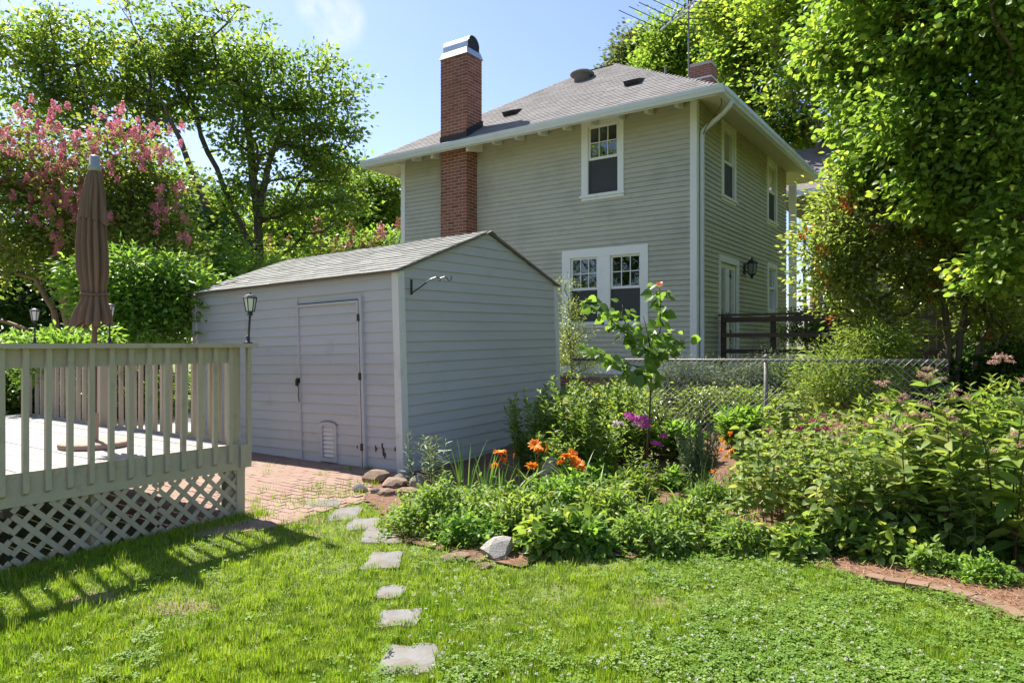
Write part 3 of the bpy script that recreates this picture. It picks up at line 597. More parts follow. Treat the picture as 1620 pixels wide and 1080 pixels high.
# lantern beside the glazed door
lp = Vector((HX1+.02, 15.87, 3.28))
lan = thing('wall_lantern', 'black outdoor wall lantern beside the glazed door', 'lantern', tuple(lp))
mb = MB(); mb.box(lp.x-.006,lp.x+.022,lp.y-.06,lp.y+.06,lp.z-.12,lp.z+.12); mb.tube([lp+Vector((.0,0,-.02)), lp+Vector((.1,0,-.1)), lp+Vector((.17,0,-.13))], .012, 6); mb.build('bracket', M['black_metal'], lan)
c = lp+Vector((.17,0,0)); mb = MB(); mb.lathe([(.015,-.22),(.03,-.19),(.05,-.15),(.085,-.13),(.085,-.12)], c, 6); mb.lathe([(.12,.11),(.13,.13),(.07,.19),(.03,.21),(.02,.24),(.004,.26)], c, 6)
for k in range(6):
    a = k*math.pi/3; mb.tube([c+Vector((.085*math.cos(a),.085*math.sin(a),-.12)), c+Vector((.115*math.cos(a),.115*math.sin(a),.12))], .010, 4)
mb.build('frame', M['black_metal'], lan); mb = MB(); mb.lathe([(.072,-.12),(.10,.11)], c, 6); mb.build('lamp_glass', M['lantern_glass'], lan)

# ------------------------------------------------------------------ shed
SX0, SX1, SY0, SY1, SE, SAZ = -10.44, -5.946, 6.2, 9.92, 2.50, 3.15
SYM = (SY0+SY1)/2
shed = thing('shed', 'pale grey vinyl sided garden shed with low gable roof', 'shed', (SX1, SY0, 0))
SF, SR, SL = ('x', SY0, -1), ('y', SX1, 1), ('y', SX0, -1)
gext = lambda z: (SY0, SY1) if z <= SE else (SY0+(z-SE)/(SAZ-SE)*(SYM-SY0), SY1-(z-SE)/(SAZ-SE)*(SY1-SYM))
SD0, SD1, SDZ = -7.84, -6.60, 2.17
mb = MB(); wbox(mb, SF, SX0, SX1, -.05, -.004, -.25, SE); wF = mb.build('wall', M['shed_siding'], shed)
siding(wF, M['shed_siding'], SF, -.22, SE, .1315, lambda z: (SX0, SX1), [(SD0-.02,SD1+.035,-.3,SDZ+.03)], pb=.016, pt=.003)
mb = MB(); mb.add([(SX1-.004,SY0,-.25),(SX1-.004,SY1,-.25),(SX1-.004,SY1,SE),(SX1-.004,SYM,SAZ),(SX1-.004,SY0,SE)], [(0,1,2,3,4)]); wR = mb.build('wall', M['shed_siding'], shed)
siding(wR, M['shed_siding'], SR, -.22, SAZ, .1315, gext, (), pb=.016, pt=.003)
mb = MB(); mb.add([(SX0,SY0,-.25),(SX0,SY1,-.25),(SX0,SY1,SE),(SX0,SYM,SAZ),(SX0,SY0,SE)], [(0,1,2,3,4)]); wbox(mb, ('x', SY1, 1), SX0, SX1, -.05, 0, -.25, SE); mb.build('wall', M['shed_siding'], shed)
for q in ((SF, SX1-.085, SX1+.026, .028), (SF, SX0-.02, SX0+.085, .028)):
    mb = MB(); wbox(mb, q[0], q[1], q[2], -.004, q[3], -.25, SE-.01); mb.build('corner_post', M['shed_trim'], shed)
for a, b in ((SY0-.003, SY0+.085), (SY1-.085, SY1+.02)):
    mb = MB(); wbox(mb, SR, a, b, -.002, .027, -.25, SE-.01); mb.build('corner_post', M['shed_trim'], shed)
# shed door
mb = MB(); wbox(mb, SF, SD0, SD1, -.003, .006, -.05, SDZ); sdoor = mb.build('door', M['shed_siding'], shed)
siding(sdoor, M['shed_siding'], SF, -.09, SDZ-.03, .1315, lambda z: (SD0+.025, SD1-.05), [(-7.43,-7.10,.06,.60)], pb=.016, pt=.003, base=.014)
for q in ((SD0-.004,SD0+.03,.046,-.08,SDZ),(SD1-.055,SD1-.022,.047,-.08,SDZ),(SD0+.03,SD1-.055,.045,SDZ-.035,SDZ)):
    mb = MB(); wbox(mb, SF, q[0], q[1], .0, q[2], q[3], q[4]); mb.build('edge_trim', M['shed_siding'], sdoor)
mb = MB(); wbox(mb, SF, SD1-.022, SD1, .0, .012, -.08, SDZ+.012); wbox(mb, SF, SD0, SD1, .0, .018, SDZ, SDZ+.016); wbox(mb, SF, SD0-.016, SD0-.004, .0, .018, -.08, SDZ); mb.build('gap', M['tar_and_shade'], sdoor)  # black strips paint the shade in the door gaps and over its head
mb = MB(); wbox(mb, SF, SD1, SD1+.045, .0, .052, -.2, SDZ+.05); mb.build('jamb', M['shed_siding'], shed)
for z in (.25, 1.15, 1.9):
    mb = MB(); wbox(mb, SF, SD1-.035, SD1+.012, .050, .058, z, z+.09); mb.tube([(SD1-.011,SY0-.056,z), (SD1-.011,SY0-.056,z+.09)], .007, 6); mb.build('hinge', M['brass_dark'], sdoor)
mb = MB(); wbox(mb, SF, SD0-.04, SD0+.035, .045, .056, 1.10, 1.17); wbox(mb, SF, SD0-.025, SD0+.01, .056, .08, 1.06, 1.15); mb.tube([(SD0+.01,SY0-.06,1.1),(SD0+.02,SY0-.065,1.0),(SD0+.005,SY0-.06,.92),(SD0+.025,SY0-.06,.84)], .006, 5); mb.build('latch', M['brass_dark'], sdoor)
# arched louvre vent in the door
va, vb, vz0, vz1 = -7.43, -7.10, .06, .54; vm = (va+vb)/2
def archpts(a0, a1, z0, z1, rise, n=8): 
    mid = (a0+a1)/2; h = (a1-a0)/2
    return [(a0,z0),(a1,z0)]+[(mid+h*math.cos(k*math.pi/n), z1+rise*math.sin(k*math.pi/n)) for k in range(n+1)]
o_ = archpts(va, vb, vz0, vz1, .05); i_ = archpts(va+.05, vb-.05, vz0+.05, vz1-.02, .03); n = len(o_)
P_ = lambda a, o, z: PT('x', SY0, -1, a, o, z)
mb = MB(); mb.add([P_(a,.050,z) for a, z in o_]+[P_(a,.050,z) for a, z in i_]+[P_(a,.004,z) for a, z in o_]+[P_(a,.015,z) for a, z in i_],
    [(k,(k+1)%n,n+(k+1)%n,n+k) for k in range(n)]+[(k,(k+1)%n,2*n+(k+1)%n,2*n+k) for k in range(n)]+[(n+k,n+(k+1)%n,3*n+(k+1)%n,3*n+k) for k in range(n)]); vent = mb.build('vent', M['shed_siding'], sdoor)
mb = MB(); mb.add([P_(a,.012,z) for a, z in i_], [tuple(range(n))])
for k in range(8):
    z = vz0+.06+k*.058; mb.hexa([P_(va+.055,.014,z+.035),P_(vb-.055,.014,z+.035),P_(vb-.055,.034,z),P_(va+.055,.034,z),P_(va+.055,.014,z+.045),P_(vb-.055,.014,z+.045),P_(vb-.055,.036,z+.01),P_(va+.055,.036,z+.01)])
mb.build('louvre', M['shed_trim'], sdoor)
mb = MB(); ar = [(a,z) for a, z in o_[2:]]
mb.tube([P_(a,.034,z+.012) for a, z in ar], .009, 5); mb.build('vent_hood', M['neighbour_paint'], sdoor)
# holes broken in the siding beside the door
for k, (a, z, s_) in enumerate(((-6.40,.28,.022),(-6.28,.33,.022),(-6.265,.25,.028),(-6.24,.20,.02),(-6.06,.30,.018),(-6.73,.30,.02))):
    poly = [(a+s_*random.uniform(.4,1.1)*math.cos(t_)*.7, z+s_*random.uniform(.6,1.7)*math.sin(t_)*1.5) for t_ in np.linspace(0, 5.6, 8)]
    mb = MB(); mb.add([P_(x,.022,zz) for x, zz in poly]+[P_(x,.012,zz) for x, zz in poly], [tuple(range(8))]+[(q,(q+1)%8,8+(q+1)%8,8+q) for q in range(8)]); mb.build('hole', M['brown_wood'], shed)
# shed roof
RO = .075; sp = (SAZ+.04-(SE+.02))/(SYM-SY0); sth = math.atan(sp); sc_, ss_ = math.cos(sth), math.sin(sth); gx0, gx1 = SX0-.05, SX1+.05
ey = SY0-RO; ez = SE+.02-RO*sp; SLEN = (SYM-ey)/sc_
def srpt(x, t, n): return (x, ey+t*sc_-n*ss_, ez+t*ss_+n*sc_)
mb = MB(); mb.hexa([srpt(gx0,0,-.018),srpt(gx1,0,-.018),srpt(gx1,SLEN,-.018),srpt(gx0,SLEN,-.018),srpt(gx0,0,0),srpt(gx1,0,0),srpt(gx1,SLEN,0),srpt(gx0,SLEN,0)])
bk = lambda x, t, n: (x, 2*SYM-srpt(x,t,n)[1], srpt(x,t,n)[2])
mb.hexa([bk(gx0,0,-.018),bk(gx1,0,-.018),bk(gx1,SLEN,-.018),bk(gx0,SLEN,-.018),bk(gx0,0,.008),bk(gx1,0,.008),bk(gx1,SLEN,.008),bk(gx0,SLEN,.008)]); sroof = mb.build('roof', M['shed_shingle'], shed)
items = []; t = -.025; row = 0
while t < SLEN-.03:
    x = gx0-(row % 2)*.15
    while x < gx1:
        a, b = max(x, gx0-.006*random.random()), min(x+.303, gx1+.008+.006*random.random())
        if b-a > .02:
            t1 = min(t+.165, SLEN); u = random.uniform(0, .006); d0 = random.uniform(-.006,.006)
            items.append(([srpt(a,t+d0,.001),srpt(b,t+d0,.001),srpt(b,t1,.001),srpt(a,t1,.001),srpt(a,t+d0,.013+u),srpt(b,t+d0,.013+u),srpt(b,t1,.004),srpt(a,t1,.004)], b-a))
        x += .306
    t += .142; row += 1
pieces('shingle', sroof, items, M['shed_shingle'])
mb = MB(); caps(mb, (gx0,SYM,ez+SLEN*ss_-.012), (gx1+.01,SYM,ez+SLEN*ss_-.012), 28, .13); mb.build('ridge_cap', M['shed_shingle'], sroof)
mb = MB()
for f in (srpt, bk): mb.hexa([f(gx1-.004,0,-.028),f(gx1+.006,0,-.028),f(gx1+.006,SLEN,-.028),f(gx1-.004,SLEN,-.028),f(gx1-.004,0,.002),f(gx1+.006,0,.002),f(gx1+.006,SLEN,.002),f(gx1-.004,SLEN,.002)])
mb.hexa([srpt(gx0,-.006,-.025),srpt(gx1,-.006,-.025),srpt(gx1,.004,-.025),srpt(gx0,.004,-.025),srpt(gx0,-.006,-.001),srpt(gx1,-.006,-.001),srpt(gx1,.004,-.001),srpt(gx0,.004,-.001)])
mb.build('drip_edge', M['neighbour_roof'], shed)
shed_tilt = Matrix.Rotation(R(-1.6), 4, Vector((-SA, CA, 0)))      # the old shed leans
shed.rotation_euler = shed_tilt.to_euler()
# plant hook on the gable wall
hk = Vector((SX1+.035, SY0+.11, 2.30)); hook = thing('plant_hanger', 'black wrought iron plant hanger bracket on the shed gable wall', 'bracket', tuple(hk))
mb = MB(); mb.box(hk.x-.02,hk.x+.006,hk.y-.008,hk.y+.008,hk.z-.10,hk.z+.09); mb.build('plate', M['black_metal'], hook)
arm = [hk+Vector((.01,0,-.075)), hk+Vector((.10,.06,.0)), hk+Vector((.20,.12,.09)), hk+Vector((.26,.155,.115)), hk+Vector((.30,.18,.10)), hk+Vector((.305,.185,.075)), hk+Vector((.285,.17,.07))]
mb = MB(); mb.tube(arm, .008, 6); mb.build('arm', M['black_metal'], hook)
e = hk+Vector((.30,.18,.10)); mb = MB(); mb.tube([e, e+Vector((.05,.03,.02)), e+Vector((.08,.05,.0)), e+Vector((.09,.055,-.03)), e+Vector((.11,.07,-.03)), e+Vector((.125,.08,.01)), e+Vector((.11,.075,.03))], .006, 6); mb.build('scroll', M['black_metal'], hook)
# ------------------------------------------------------------------ deck
DX0, DX1, DY0, DY1, DF = -10.45, -5.725, -1.6, 3.87, .67
deck = thing('deck', 'raised wooden deck with pale boards, baluster railing and lattice skirt', 'deck', (DX1, DY1, 0))
y = DY0
while y < DY1-.04:
    mb = MB(); d_ = random.uniform(-.002,.002); mb.box(DX0, DX1-.042, y+.003, min(y+.143, DY1-.042), DF-.03+d_, DF+d_); mb.build('floor_board', M['deck_boards'], deck); y += .146
def dpart(name, *q, mat='deck_paint'): mb = MB(); mb.box(*q); return mb.build(name, M[mat], deck)
dpart('rim_board', DX1-.04, DX1, DY0, DY1, .435, DF+.004); dpart('rim_board', DX0, DX1-.04, DY1-.04, DY1, .435, DF+.004)
dpart('rim_board', DX1, DX1+.036, DY1-.07, DY1+.04, .455, DF+.0)
CAPZ = 1.60
dpart('rail_cap', DX1-.09, DX1+.075, DY0, DY1+.085, CAPZ-.036, CAPZ); dpart('rail_cap', DX0-.05, DX1-.09, DY1-.075, DY1+.085, CAPZ-.037, CAPZ-.001)
dpart('rail_board', DX1-.037, DX1-.001, DY0, DY1-.09, CAPZ-.178, CAPZ-.038); dpart('rail_board', DX0, DX1-.09, DY1-.037, DY1-.001, CAPZ-.178, CAPZ-.038)
def baluster(x, y, side):
    h = .019; z0, z1 = .505+random.uniform(-.006,.006), CAPZ-.039; t = random.uniform(-.004,.004); mb = MB()
    if side == 'x': v0, v1 = (x, x+.037), (y-h, y+h)
    else: v0, v1 = (x-h, x+h), (y, y+.037)
    cx_, cy_ = (.02, 0) if side == 'x' else (0, .02)
    mb.hexa([(v0[0],v1[0]+t,z0+0),(v0[1],v1[0]+t,z0+cx_),(v0[1],v1[1]+t,z0+cx_+cy_),(v0[0],v1[1]+t,z0+cy_),(v0[0],v1[0],z1),(v0[1],v1[0],z1),(v0[1],v1[1],z1),(v0[0],v1[1],z1)])
    mb.build('baluster', M['deck_paint'], deck)
y = DY1-.17; k = 0
while y > DY0: baluster(DX1, y, 'x'); y -= .1475
baluster(DX1+.002, DY1+.018, 'x')
x = DX1-.16
while x > DX0+.05:
    if abs(x+8.35) > .08: baluster(x, DY1, 'y')
    x -= .1475
for (px_, py_) in ((DX1-.13, DY1-.13), (-8.35, DY1-.128), (DX0+.05, DY1-.128)):
    dpart('rail_post', px_, px_+.09, py_, py_+.09, DF-.2, CAPZ-.038)
for (px_, py_) in ((DX1-.15, DY1-.15), (DX1-.15, 2.55), (DX1-.15, 1.2), (-7.6, 2.55), (-7.6,.5), (-9.6,2.55)):
    dpart('support_post', px_, px_+.10, py_, py_+.10, -.1, .435, mat='lattice_paint')
y = DY0+.1
while y < DY1-.1: dpart('joist', DX0+.05, DX1-.045, y, y+.038, .45, .638, mat='brown_wood'); y += .41
# lattice skirt, two crossed layers of slats in framed sheets
lx = DX1-.028
def clip45(c, sgn, y0, y1, z0, z1):        # line z = sgn*(y-c)
    ys = sorted([c+sgn*z0, c+sgn*z1]); a, b = max(ys[0], y0), min(ys[1], y1)
    return (a, b) if b-a > .02 else None
for (py0, py1) in ((3.065, 3.83), (2.01, 3.055), (.82, 2.0), (-.4, .81)):
    z0, z1 = -.12, .434
    for layer, sgn in ((0, 1), (1, -1)):
        c = py0-.7
        while c < py1+.7:
            q = clip45(c, sgn, py0, py1, z0, z1)
            if q:
                a, b = q; xo = lx + layer*.0085
                mb = MB(); wdt = .0262; n_ = Vector((0, -sgn, 1)).normalized()*.0195
                A_ = Vector((xo, a, sgn*(a-c))); B_ = Vector((xo, b, sgn*(b-c))); t_ = Vector((.008,0,0))
                mb.hexa([A_-n_, A_+n_, A_+n_+t_, A_-n_+t_, B_-n_, B_+n_, B_+n_+t_, B_-n_+t_]); mb.build('lattice_slat', M['lattice_paint'], deck)
            c += .153
# rest of the corner: post face boards
dpart('corner_trim', DX1-.04, DX1-.005, DY1-.085, DY1-.002, -.08, .434, mat='lattice_paint')

def rail_lamp(label, loc, lean):
    t = thing('solar_lamp', label, 'lamp', tuple(loc), 'black lamps on the deck railing'); x, y, z = loc
    L_ = Vector(lean); c = lambda h: Vector(loc)+L_*h+Vector((0,0,h))
    mb = MB(); mb.lathe([(.045,0),(.045,.008),(.022,.014),(.018,.06),(.012,.075)], loc, 10); mb.tube([c(.05), c(.27)], .011, 8); mb.lathe([(.014,.255),(.03,.268),(.02,.285),(.035,.295)], c(0)+L_*.27, 8); mb.build('post', M['black_metal'], t, True)
    b = c(.29)-Vector((0,0,.29)); mb = MB(); mb.lathe([(.036,.293),(.040,.300),(.036,.300)], b, 6); mb.lathe([(.062,.418),(.066,.426),(.045,.447),(.012,.458),(.005,.475)], b, 6)
    for k in range(6):
        a = k*math.pi/3; mb.tube([b+Vector((.037*math.cos(a),.037*math.sin(a),.298)), b+Vector((.058*math.cos(a),.058*math.sin(a),.42))], .0045, 4)
    mb.build('lamp_frame', M['black_metal'], t); mb = MB(); mb.lathe([(.033,.30),(.052,.418)], b, 6); mb.build('lamp_glass', M['lamp_glass'], t)
rail_lamp('black lantern lamp on the deck corner in front of the shed', (DX1+.01, DY1+.02, CAPZ), (.06,.035,0))
rail_lamp('small black lantern lamp on the rear railing behind the umbrella', (-8.32, DY1, CAPZ-.001), (0,0,0))
rail_lamp('small black lantern lamp on the far left end of the railing', (DX0+.12, DY1, CAPZ-.001), (.0,0,0))

# closed umbrella
ux, uy = -6.66, 2.97
um = thing('patio_umbrella', 'closed brown patio umbrella tied at the waist standing on the deck', 'umbrella', (ux, uy, DF))
mb = MB(); mb.lathe([(.28,.0),(.285,.012),(.285,.04),(.275,.048),(.05,.052)], (ux,uy,DF+.003), 40); mb.lathe([(.032,.05),(.032,.30),(.026,.31)], (ux,uy,DF), 12); mb.build('base', M['stone_base'], um)
mb = MB(); mb.tube([(ux,uy,DF+.05),(ux,uy,3.2)], .021, 12); mb.build('pole', M['umbrella_pole'], um, True)
def cloth(profile, nf, amp, n=96, skew=0, seed=1):
    rr = random.Random(seed); ph = [rr.uniform(-.25,.25) for _ in range(nf)]; am = [rr.uniform(.6,1.3) for _ in range(nf)]
    V = []; F = []; m = len(profile)
    zs = np.linspace(0, 1, 40); pz = np.interp(zs, np.linspace(0,1,m), [p[0] for p in profile]); pr = np.interp(zs, np.linspace(0,1,m), [p[1] for p in profile]); pa = np.interp(zs, np.linspace(0,1,m), [p[2] for p in profile])
    for j in range(40):
        for k in range(n):
            a = 2*math.pi*k/n; f = a/(2*math.pi)*nf; i = int(f) % nf; u = (f % 1)
            fold = 1.5*((abs(math.sin(math.pi*(u+ph[i]*math.sin(math.pi*u)))) )**.6*am[i] - .68)
            r = pr[j]*.84*(1+pa[j]*fold+.04*math.sin(a*2+pz[j]*7+seed))
            zo = -.03*pa[j]*fold*(j/39)**6*3 - skew*max(0, math.cos(a-.5))*(j/39)**3
            V.append((ux+r*math.cos(a)+.012*math.sin(pz[j]*5+seed), uy+r*math.sin(a), pz[j]+zo))
    F = [(j*n+k, j*n+(k+1)%n, (j+1)*n+(k+1)%n, (j+1)*n+k) for j in range(39) for k in range(n)]
    return V, F
mb = MB(); mb.add(*cloth([(3.12,.055,.2),(2.95,.10,.3),(2.7,.118,.45),(2.45,.135,.5),(2.25,.132,.45),(2.10,.108,.35),(2.03,.10,.3)], 11, .3, seed=4)); mb.add(*cloth([(2.03,.10,.3),(1.97,.118,.35),(1.9,.145,.45),(1.83,.165,.5),(1.77,.175,.55)], 11, .3, seed=4)); mb.build('canopy', M['umbrella_cloth'], um, True)
mb = MB(); mb.add(*cloth([(3.17,.048,.1),(3.1,.075,.25),(2.95,.098,.38),(2.82,.125,.45),(2.72,.140,.5)], 9, .3, skew=.05, seed=9)); mb.build('vent_flap', M['umbrella_cloth'], um, True)
mb = MB(); mb.tube([(ux+.108*math.cos(a), uy+.108*math.sin(a), 2.04+.006*math.sin(3*a)) for a in np.linspace(0, 2*math.pi, 25)], .012, 5); mb.build('tie', M['umbrella_cloth'], um, True)
mb = MB(); mb.lathe([(.052,3.15),(.054,3.19),(.044,3.20),(.042,3.28),(.030,3.29)], (ux,uy,0), 14); mb.build('finial', M['grey_plastic'], um, True)

# ------------------------------------------------------------------ side porch railing by the house
PY = 13.98; pr_ = thing('porch_railing', 'dark brown wooden three rail railing beside the house door', 'railing', (HX1+.2, PY, .7))
for x in (-4.52, -3.55, -2.52, -1.5, -.4):
    mb = MB(); mb.box(x-.045,x+.045,PY-.045,PY+.045,.55,2.14); mb.build('post', M['dark_wood'], pr_)
for z in (2.02, 1.72, 1.40):
    mb = MB(); mb.box(-4.55,-.3,PY-.085,PY-.047,z,z+(.10 if z > 2 else .085)); mb.build('rail', M['dark_wood'], pr_)
mb = MB(); mb.box(-4.6,-.3,PY-.1,PY+.07,2.151,2.19); mb.build('rail_cap', M['dark_wood'], pr_)
mb = MB(); mb.box(HX1+.03,-.3,PY+.06,17.2,.85,1.08); mb.build('landing', M['dark_wood'], pr_)
# clay pot on landing edge
pp = (-2.1, PY-.45, float(gz(-2.1, PY-.45))); mb = MB(); mb.lathe([(.13,0),(.17,.3),(.2,.31),(.2,.36),(.17,.36),(.16,.33)], (0,0,.55), 14); pot = mb.build('plant_pot', M['red_stone'], None, True); pot.location = pp; tag(pot, 'terracotta pot standing near the brown porch railing', 'pot')

# ------------------------------------------------------------------ wire fence
fen = thing('chain_link_fence', 'galvanised chain link fence behind the flower bed', 'fence', (-5.8, FY, .25))
FX0, FX1 = -5.5, -.45
def ftop(x): return 1.345+(x-FX0)/(FX1-FX0)*.045
for x in (-2.53,):
    mb = MB(); g = float(gz(x, FY)); mb.tube([(x,FY,g-.1),(x,FY,ftop(x)+.03)], .028, 10); mb.lathe([(.034,0),(.034,.03),(.01,.055)], (x,FY,ftop(x)+.028), 10); mb.build('post', M['fence_metal'], fen, True)
mb = MB(); mb.tube([(FX0,FY-.045,ftop(FX0)),(FX1,FY-.045,ftop(FX1))], .021, 10); mb.build('top_rail', M['fence_metal'], fen, True)
mb = MB(); wl = .081; FWR = .0024
for sgn in (1, -1):
    c = FX0-1.3
    while c < FX1+1.3:
        z0, z1 = .20, ftop(c)+.035
        xa, xb = (c, c+(z1-z0)) if sgn == 1 else (c+(z1-z0), c); ya = FY-.075
        # clip to fence ends
        pts = []
        for f in np.linspace(0, 1, 2): pts.append((xa+(xb-xa)*f, z0+(z1-z0)*f))
        lo, hi = 0., 1.
        for xe, s_ in ((FX0, 1), (FX1, -1)):
            d0, d1 = s_*(xa-xe), s_*(xb-xe)
            if d0 < 0 and d1 < 0: lo = 2
            elif d0 < 0: lo = max(lo, d0/(d0-d1))
            elif d1 < 0: hi = min(hi, d0/(d0-d1))
        if lo < hi: mb.tube([(xa+(xb-xa)*lo, ya+.004*sgn, z0+(z1-z0)*lo), (xa+(xb-xa)*hi, ya+.004*sgn, z0+(z1-z0)*hi)], FWR, 3, cap=False)
        c += wl
tag(mb.build('wire_mesh', M['fence_wire'], fen), kind='stuff')

# ------------------------------------------------------------------ neighbour beyond, timber fence, utility cable
nb = thing('neighbour_house', 'neighbouring house with dark roof and white corner post seen past the wall', 'house', (0, 25, .6))
mb = MB(); mb.box(-4.5, 5, 24, 31, .3, 6.5); nw = mb.build('wall', M['neighbour_paint'], nb)
siding(nw, M['neighbour_paint'], ('x', 24, -1), .8, 4.2, .19, lambda z: (-4.5, 1.5), pb=.02)
mb = MB(); mb.add([(-6.2,23.1,6.4),(6,23.1,6.4),(6,30,6.4),(-6.2,30,6.4),(-6.2,26.5,8.6),(6,26.5,8.6)], [(0,1,5,4),(1,2,5),(2,3,4,5),(3,0,4),(0,3,2,1)]); mb.build('roof', M['neighbour_roof'], nb)
mb = MB(); mb.box(-6.22,6,23.0,23.1,6.25,6.42); mb.build('gutter', M['gutter_metal'], nb)
q = W(1254, 400, 19.6); mb = MB(); mb.box(q.x-.09,q.x+.09,q.y-.09,q.y+.09,.5,6.25); mb.build('corner_post', M['white_paint'], nb)
wf = thing('board_fence', 'brown board fence in the shade behind the big shrubs', 'fence', tuple(GD(1560, 15)))
d0, d1 = GD(1395, 15.5), GD(1760, 13.5); L_ = (d1-d0).length; nb_ = int(L_/.15); du = (d1-d0)/L_
for k in range(nb_):
    a = d0+du*(k*.15); mb = MB(); z = float(gz(a.x, a.y)); mb.bar(a+Vector((0,0,1.0)), a+du*.138+Vector((0,0,1.0)), .02, 1.75+random.uniform(-.02,.02)); mb.build('board', M['brown_wood'], wf)
cb = MB(); a, b = W(-60,366,17), W(660,392,21); cb.tube([a+(b-a)*f+Vector((0,0,-.10*4*f*(1-f))) for f in np.linspace(0,1,14)], .013, 5)
tag(cb.build('utility_cable', M['cable_black']), 'thin dark overhead cable running behind the shed to the house', 'cable')
# ------------------------------------------------------------------ stepping stones, rocks, edging bricks
def flagstone(px, py, wpx, hpx, label, seed, skew=0):
    c = G(px, py); rr = random.Random(seed); a = G(px-wpx/2, py); b = G(px+wpx/2, py); hw = (a-b).length/2
    f = G(px, py-hpx/2); n_ = G(px, py+hpx/2); hl = (f-n_).length/2
    rx = Vector((CA, SA, 0)); fy = Vector((-SA, CA, 0)); pts = []
    for (u, v) in ((-1,-.9),(-.5,-1),(.1,-.97),(.6,-1),(1,-.85),(.98,-.2),(1.0,.4),(.93,.95),(.4,1),(-.2,.97),(-.8,1),(-1,.6),(-.97,0)):
        u += rr.uniform(-.16,.13); v += rr.uniform(-.16,.13); pts.append(rx*(u*hw+skew*v*hw)+fy*(v*hl))
    n = len(pts); V = []; 
    for sc, z in ((1,-.05),(1,.006),(.97,.014),(.5,.016)): V += [(p.x*sc, p.y*sc, z+rr.uniform(-.0015,.0015)) for p in pts]
    F = [(r_*n+k, r_*n+(k+1)%n, (r_+1)*n+(k+1)%n, (r_+1)*n+k) for r_ in range(3) for k in range(n)]+[tuple(3*n+k for k in range(n))]
    mb = MB(); mb.add(V, F); o = mb.build('stepping_stone', M['slate']); o.location = c; tag(o, label, 'stepping stone', 'flagstones of the garden path'); STONES.append((c.x, c.y, hw, hl)); return o
STONES = []
for q in ((650,1044,88,46,'largest and nearest flagstone of the path in the lawn',1,-.1),(631,979,68,28,'second flagstone of the path counted from the camera',2,.05),
          (618,938,44,22,'smallest flagstone, half overgrown by grass, third from the camera',3,.1),(608,887,58,28,'neat rectangular flagstone beside the mint, fourth from the camera',4,0),
          (602,849,62,24,'flagstone by the mint corner, fifth from the camera',5,-.25),(575,830,52,18,'sixth flagstone from the camera, above the mint corner',6,-.1),
          (549,813,46,20,'seventh flagstone from the camera, nearest the rock edging',7,-.15),(514,797,56,9,'pale sliver of flagstone at the edge of the brick patio',8,0)): flagstone(*q)
import bmesh
def rock_mesh(seed, mat, ang=.5):
    bm = bmesh.new(); bmesh.ops.create_icosphere(bm, subdivisions=2, radius=1); rr = random.Random(seed)
    ph = [(Vector((rr.gauss(0,1),rr.gauss(0,1),rr.gauss(0,1))).normalized(), rr.uniform(.62,.95)) for _ in range(11)]
    for v in bm.verts:
        for n_, d in ph:
            k = v.co.dot(n_)
            if k > d: v.co -= n_*(k-d)
        v.co *= 1+rr.uniform(-.03,.03)
    me = bpy.data.meshes.new('rock'); bm.to_mesh(me); bm.free(); me.materials.append(mat); return me
def rock(px, py, wpx, hpx, label, seed, mat='fieldstone', depth=.8, rz=0, name='rock', tilt=(0,0), group='rocks edging the bed'):
    b = G(px, py+hpx/2); Y = -SA*b.x+CA*b.y; w_ = wpx/FPX*Y/2; h_ = hpx/FPX*Y/2
    o = put(name, rock_mesh(seed, M[mat])); o.location = (b.x, b.y+w_*.3, b.z+h_*.72); o.scale = (w_*1.12, w_*1.12*depth, h_*1.15); o.rotation_euler = (tilt[0], tilt[1], YAW+rz)
    return tag(o, label, 'rock', group)
rock(590,752,46,24,'flat reddish slab at the patio edge by the shed corner',11,'red_stone')
rock(566,771,26,16,'small dark rock sunk in grass, leftmost of the rock edging',12)
rock(619,763,44,18,'reddish flat rock in front of the shed corner post',13,'red_stone')
rock(636,755,38,20,'grey flat rock touching the shed corner post',14)
rock(661,764,34,34,'rounded grey rock right of the shed corner post',15)
rock(641,778,40,18,'tan rock low in the edging below the round grey rock',16,'red_stone')
rock(610,778,30,14,'small tan rock lying in front of the reddish flat rock',17,'red_stone')
rock(593,776,24,12,'pale small rock in the pine straw by the path',18)
rock(684,762,28,22,'brown rock behind the thin milkweed stems',19,'red_stone')
rock(704,757,32,22,'grey rock at the right end of the rock edging',20)
rock(697,772,22,14,'small grey rock below the right end of the edging',21)
rock(672,780,18,12,'tiny brown rock under the milkweed',22,'red_stone')
rock(866,745,30,56,'tall pale upright rock among the orange lilies',23,'pale_rock',depth=.7,tilt=(0,.12))
rock(783,866,56,34,'large pale pitted rock leaning at the front of the bed',24,'pale_rock',depth=.9,rz=.5,tilt=(0,-.3))
rock(1197,850,48,38,'grey mottled rock half hidden at the bed edge under the greenery',25)
rock(718,880,44,12,'flat terracotta stone at the bed edge left of the pale rock',26,'red_stone')
rock(762,894,28,10,'small flat terracotta stone in front of the pale rock',27,'red_stone')
edge = thing('brick_edging', 'curved row of terracotta bricks edging the bed at lower right', 'edging', tuple(G(1500,946)))
ep = [(1372,918),(1400,924),(1434,930),(1470,936),(1505,943),(1540,953),(1580,968),(1622,986),(1670,1006),(1730,1030)]
for i in range(len(ep)-1):
    a, b = G(*ep[i]), G(*ep[i+1]); L_ = (b-a).length; nn_ = max(1, round(L_/.215)); d = (b-a)/nn_
    for k in range(nn_):
        p0 = a+d*k+d*.02; p1 = a+d*(k+1)-d*.02; z = random.uniform(.0,.012)
        mb = MB(); mb.bar(p0+Vector((0,0,.008+z)), p1+Vector((0,0,.008+z+random.uniform(-.004,.004))), .10, .06); mb.build('brick', M['edging_brick'], edge)

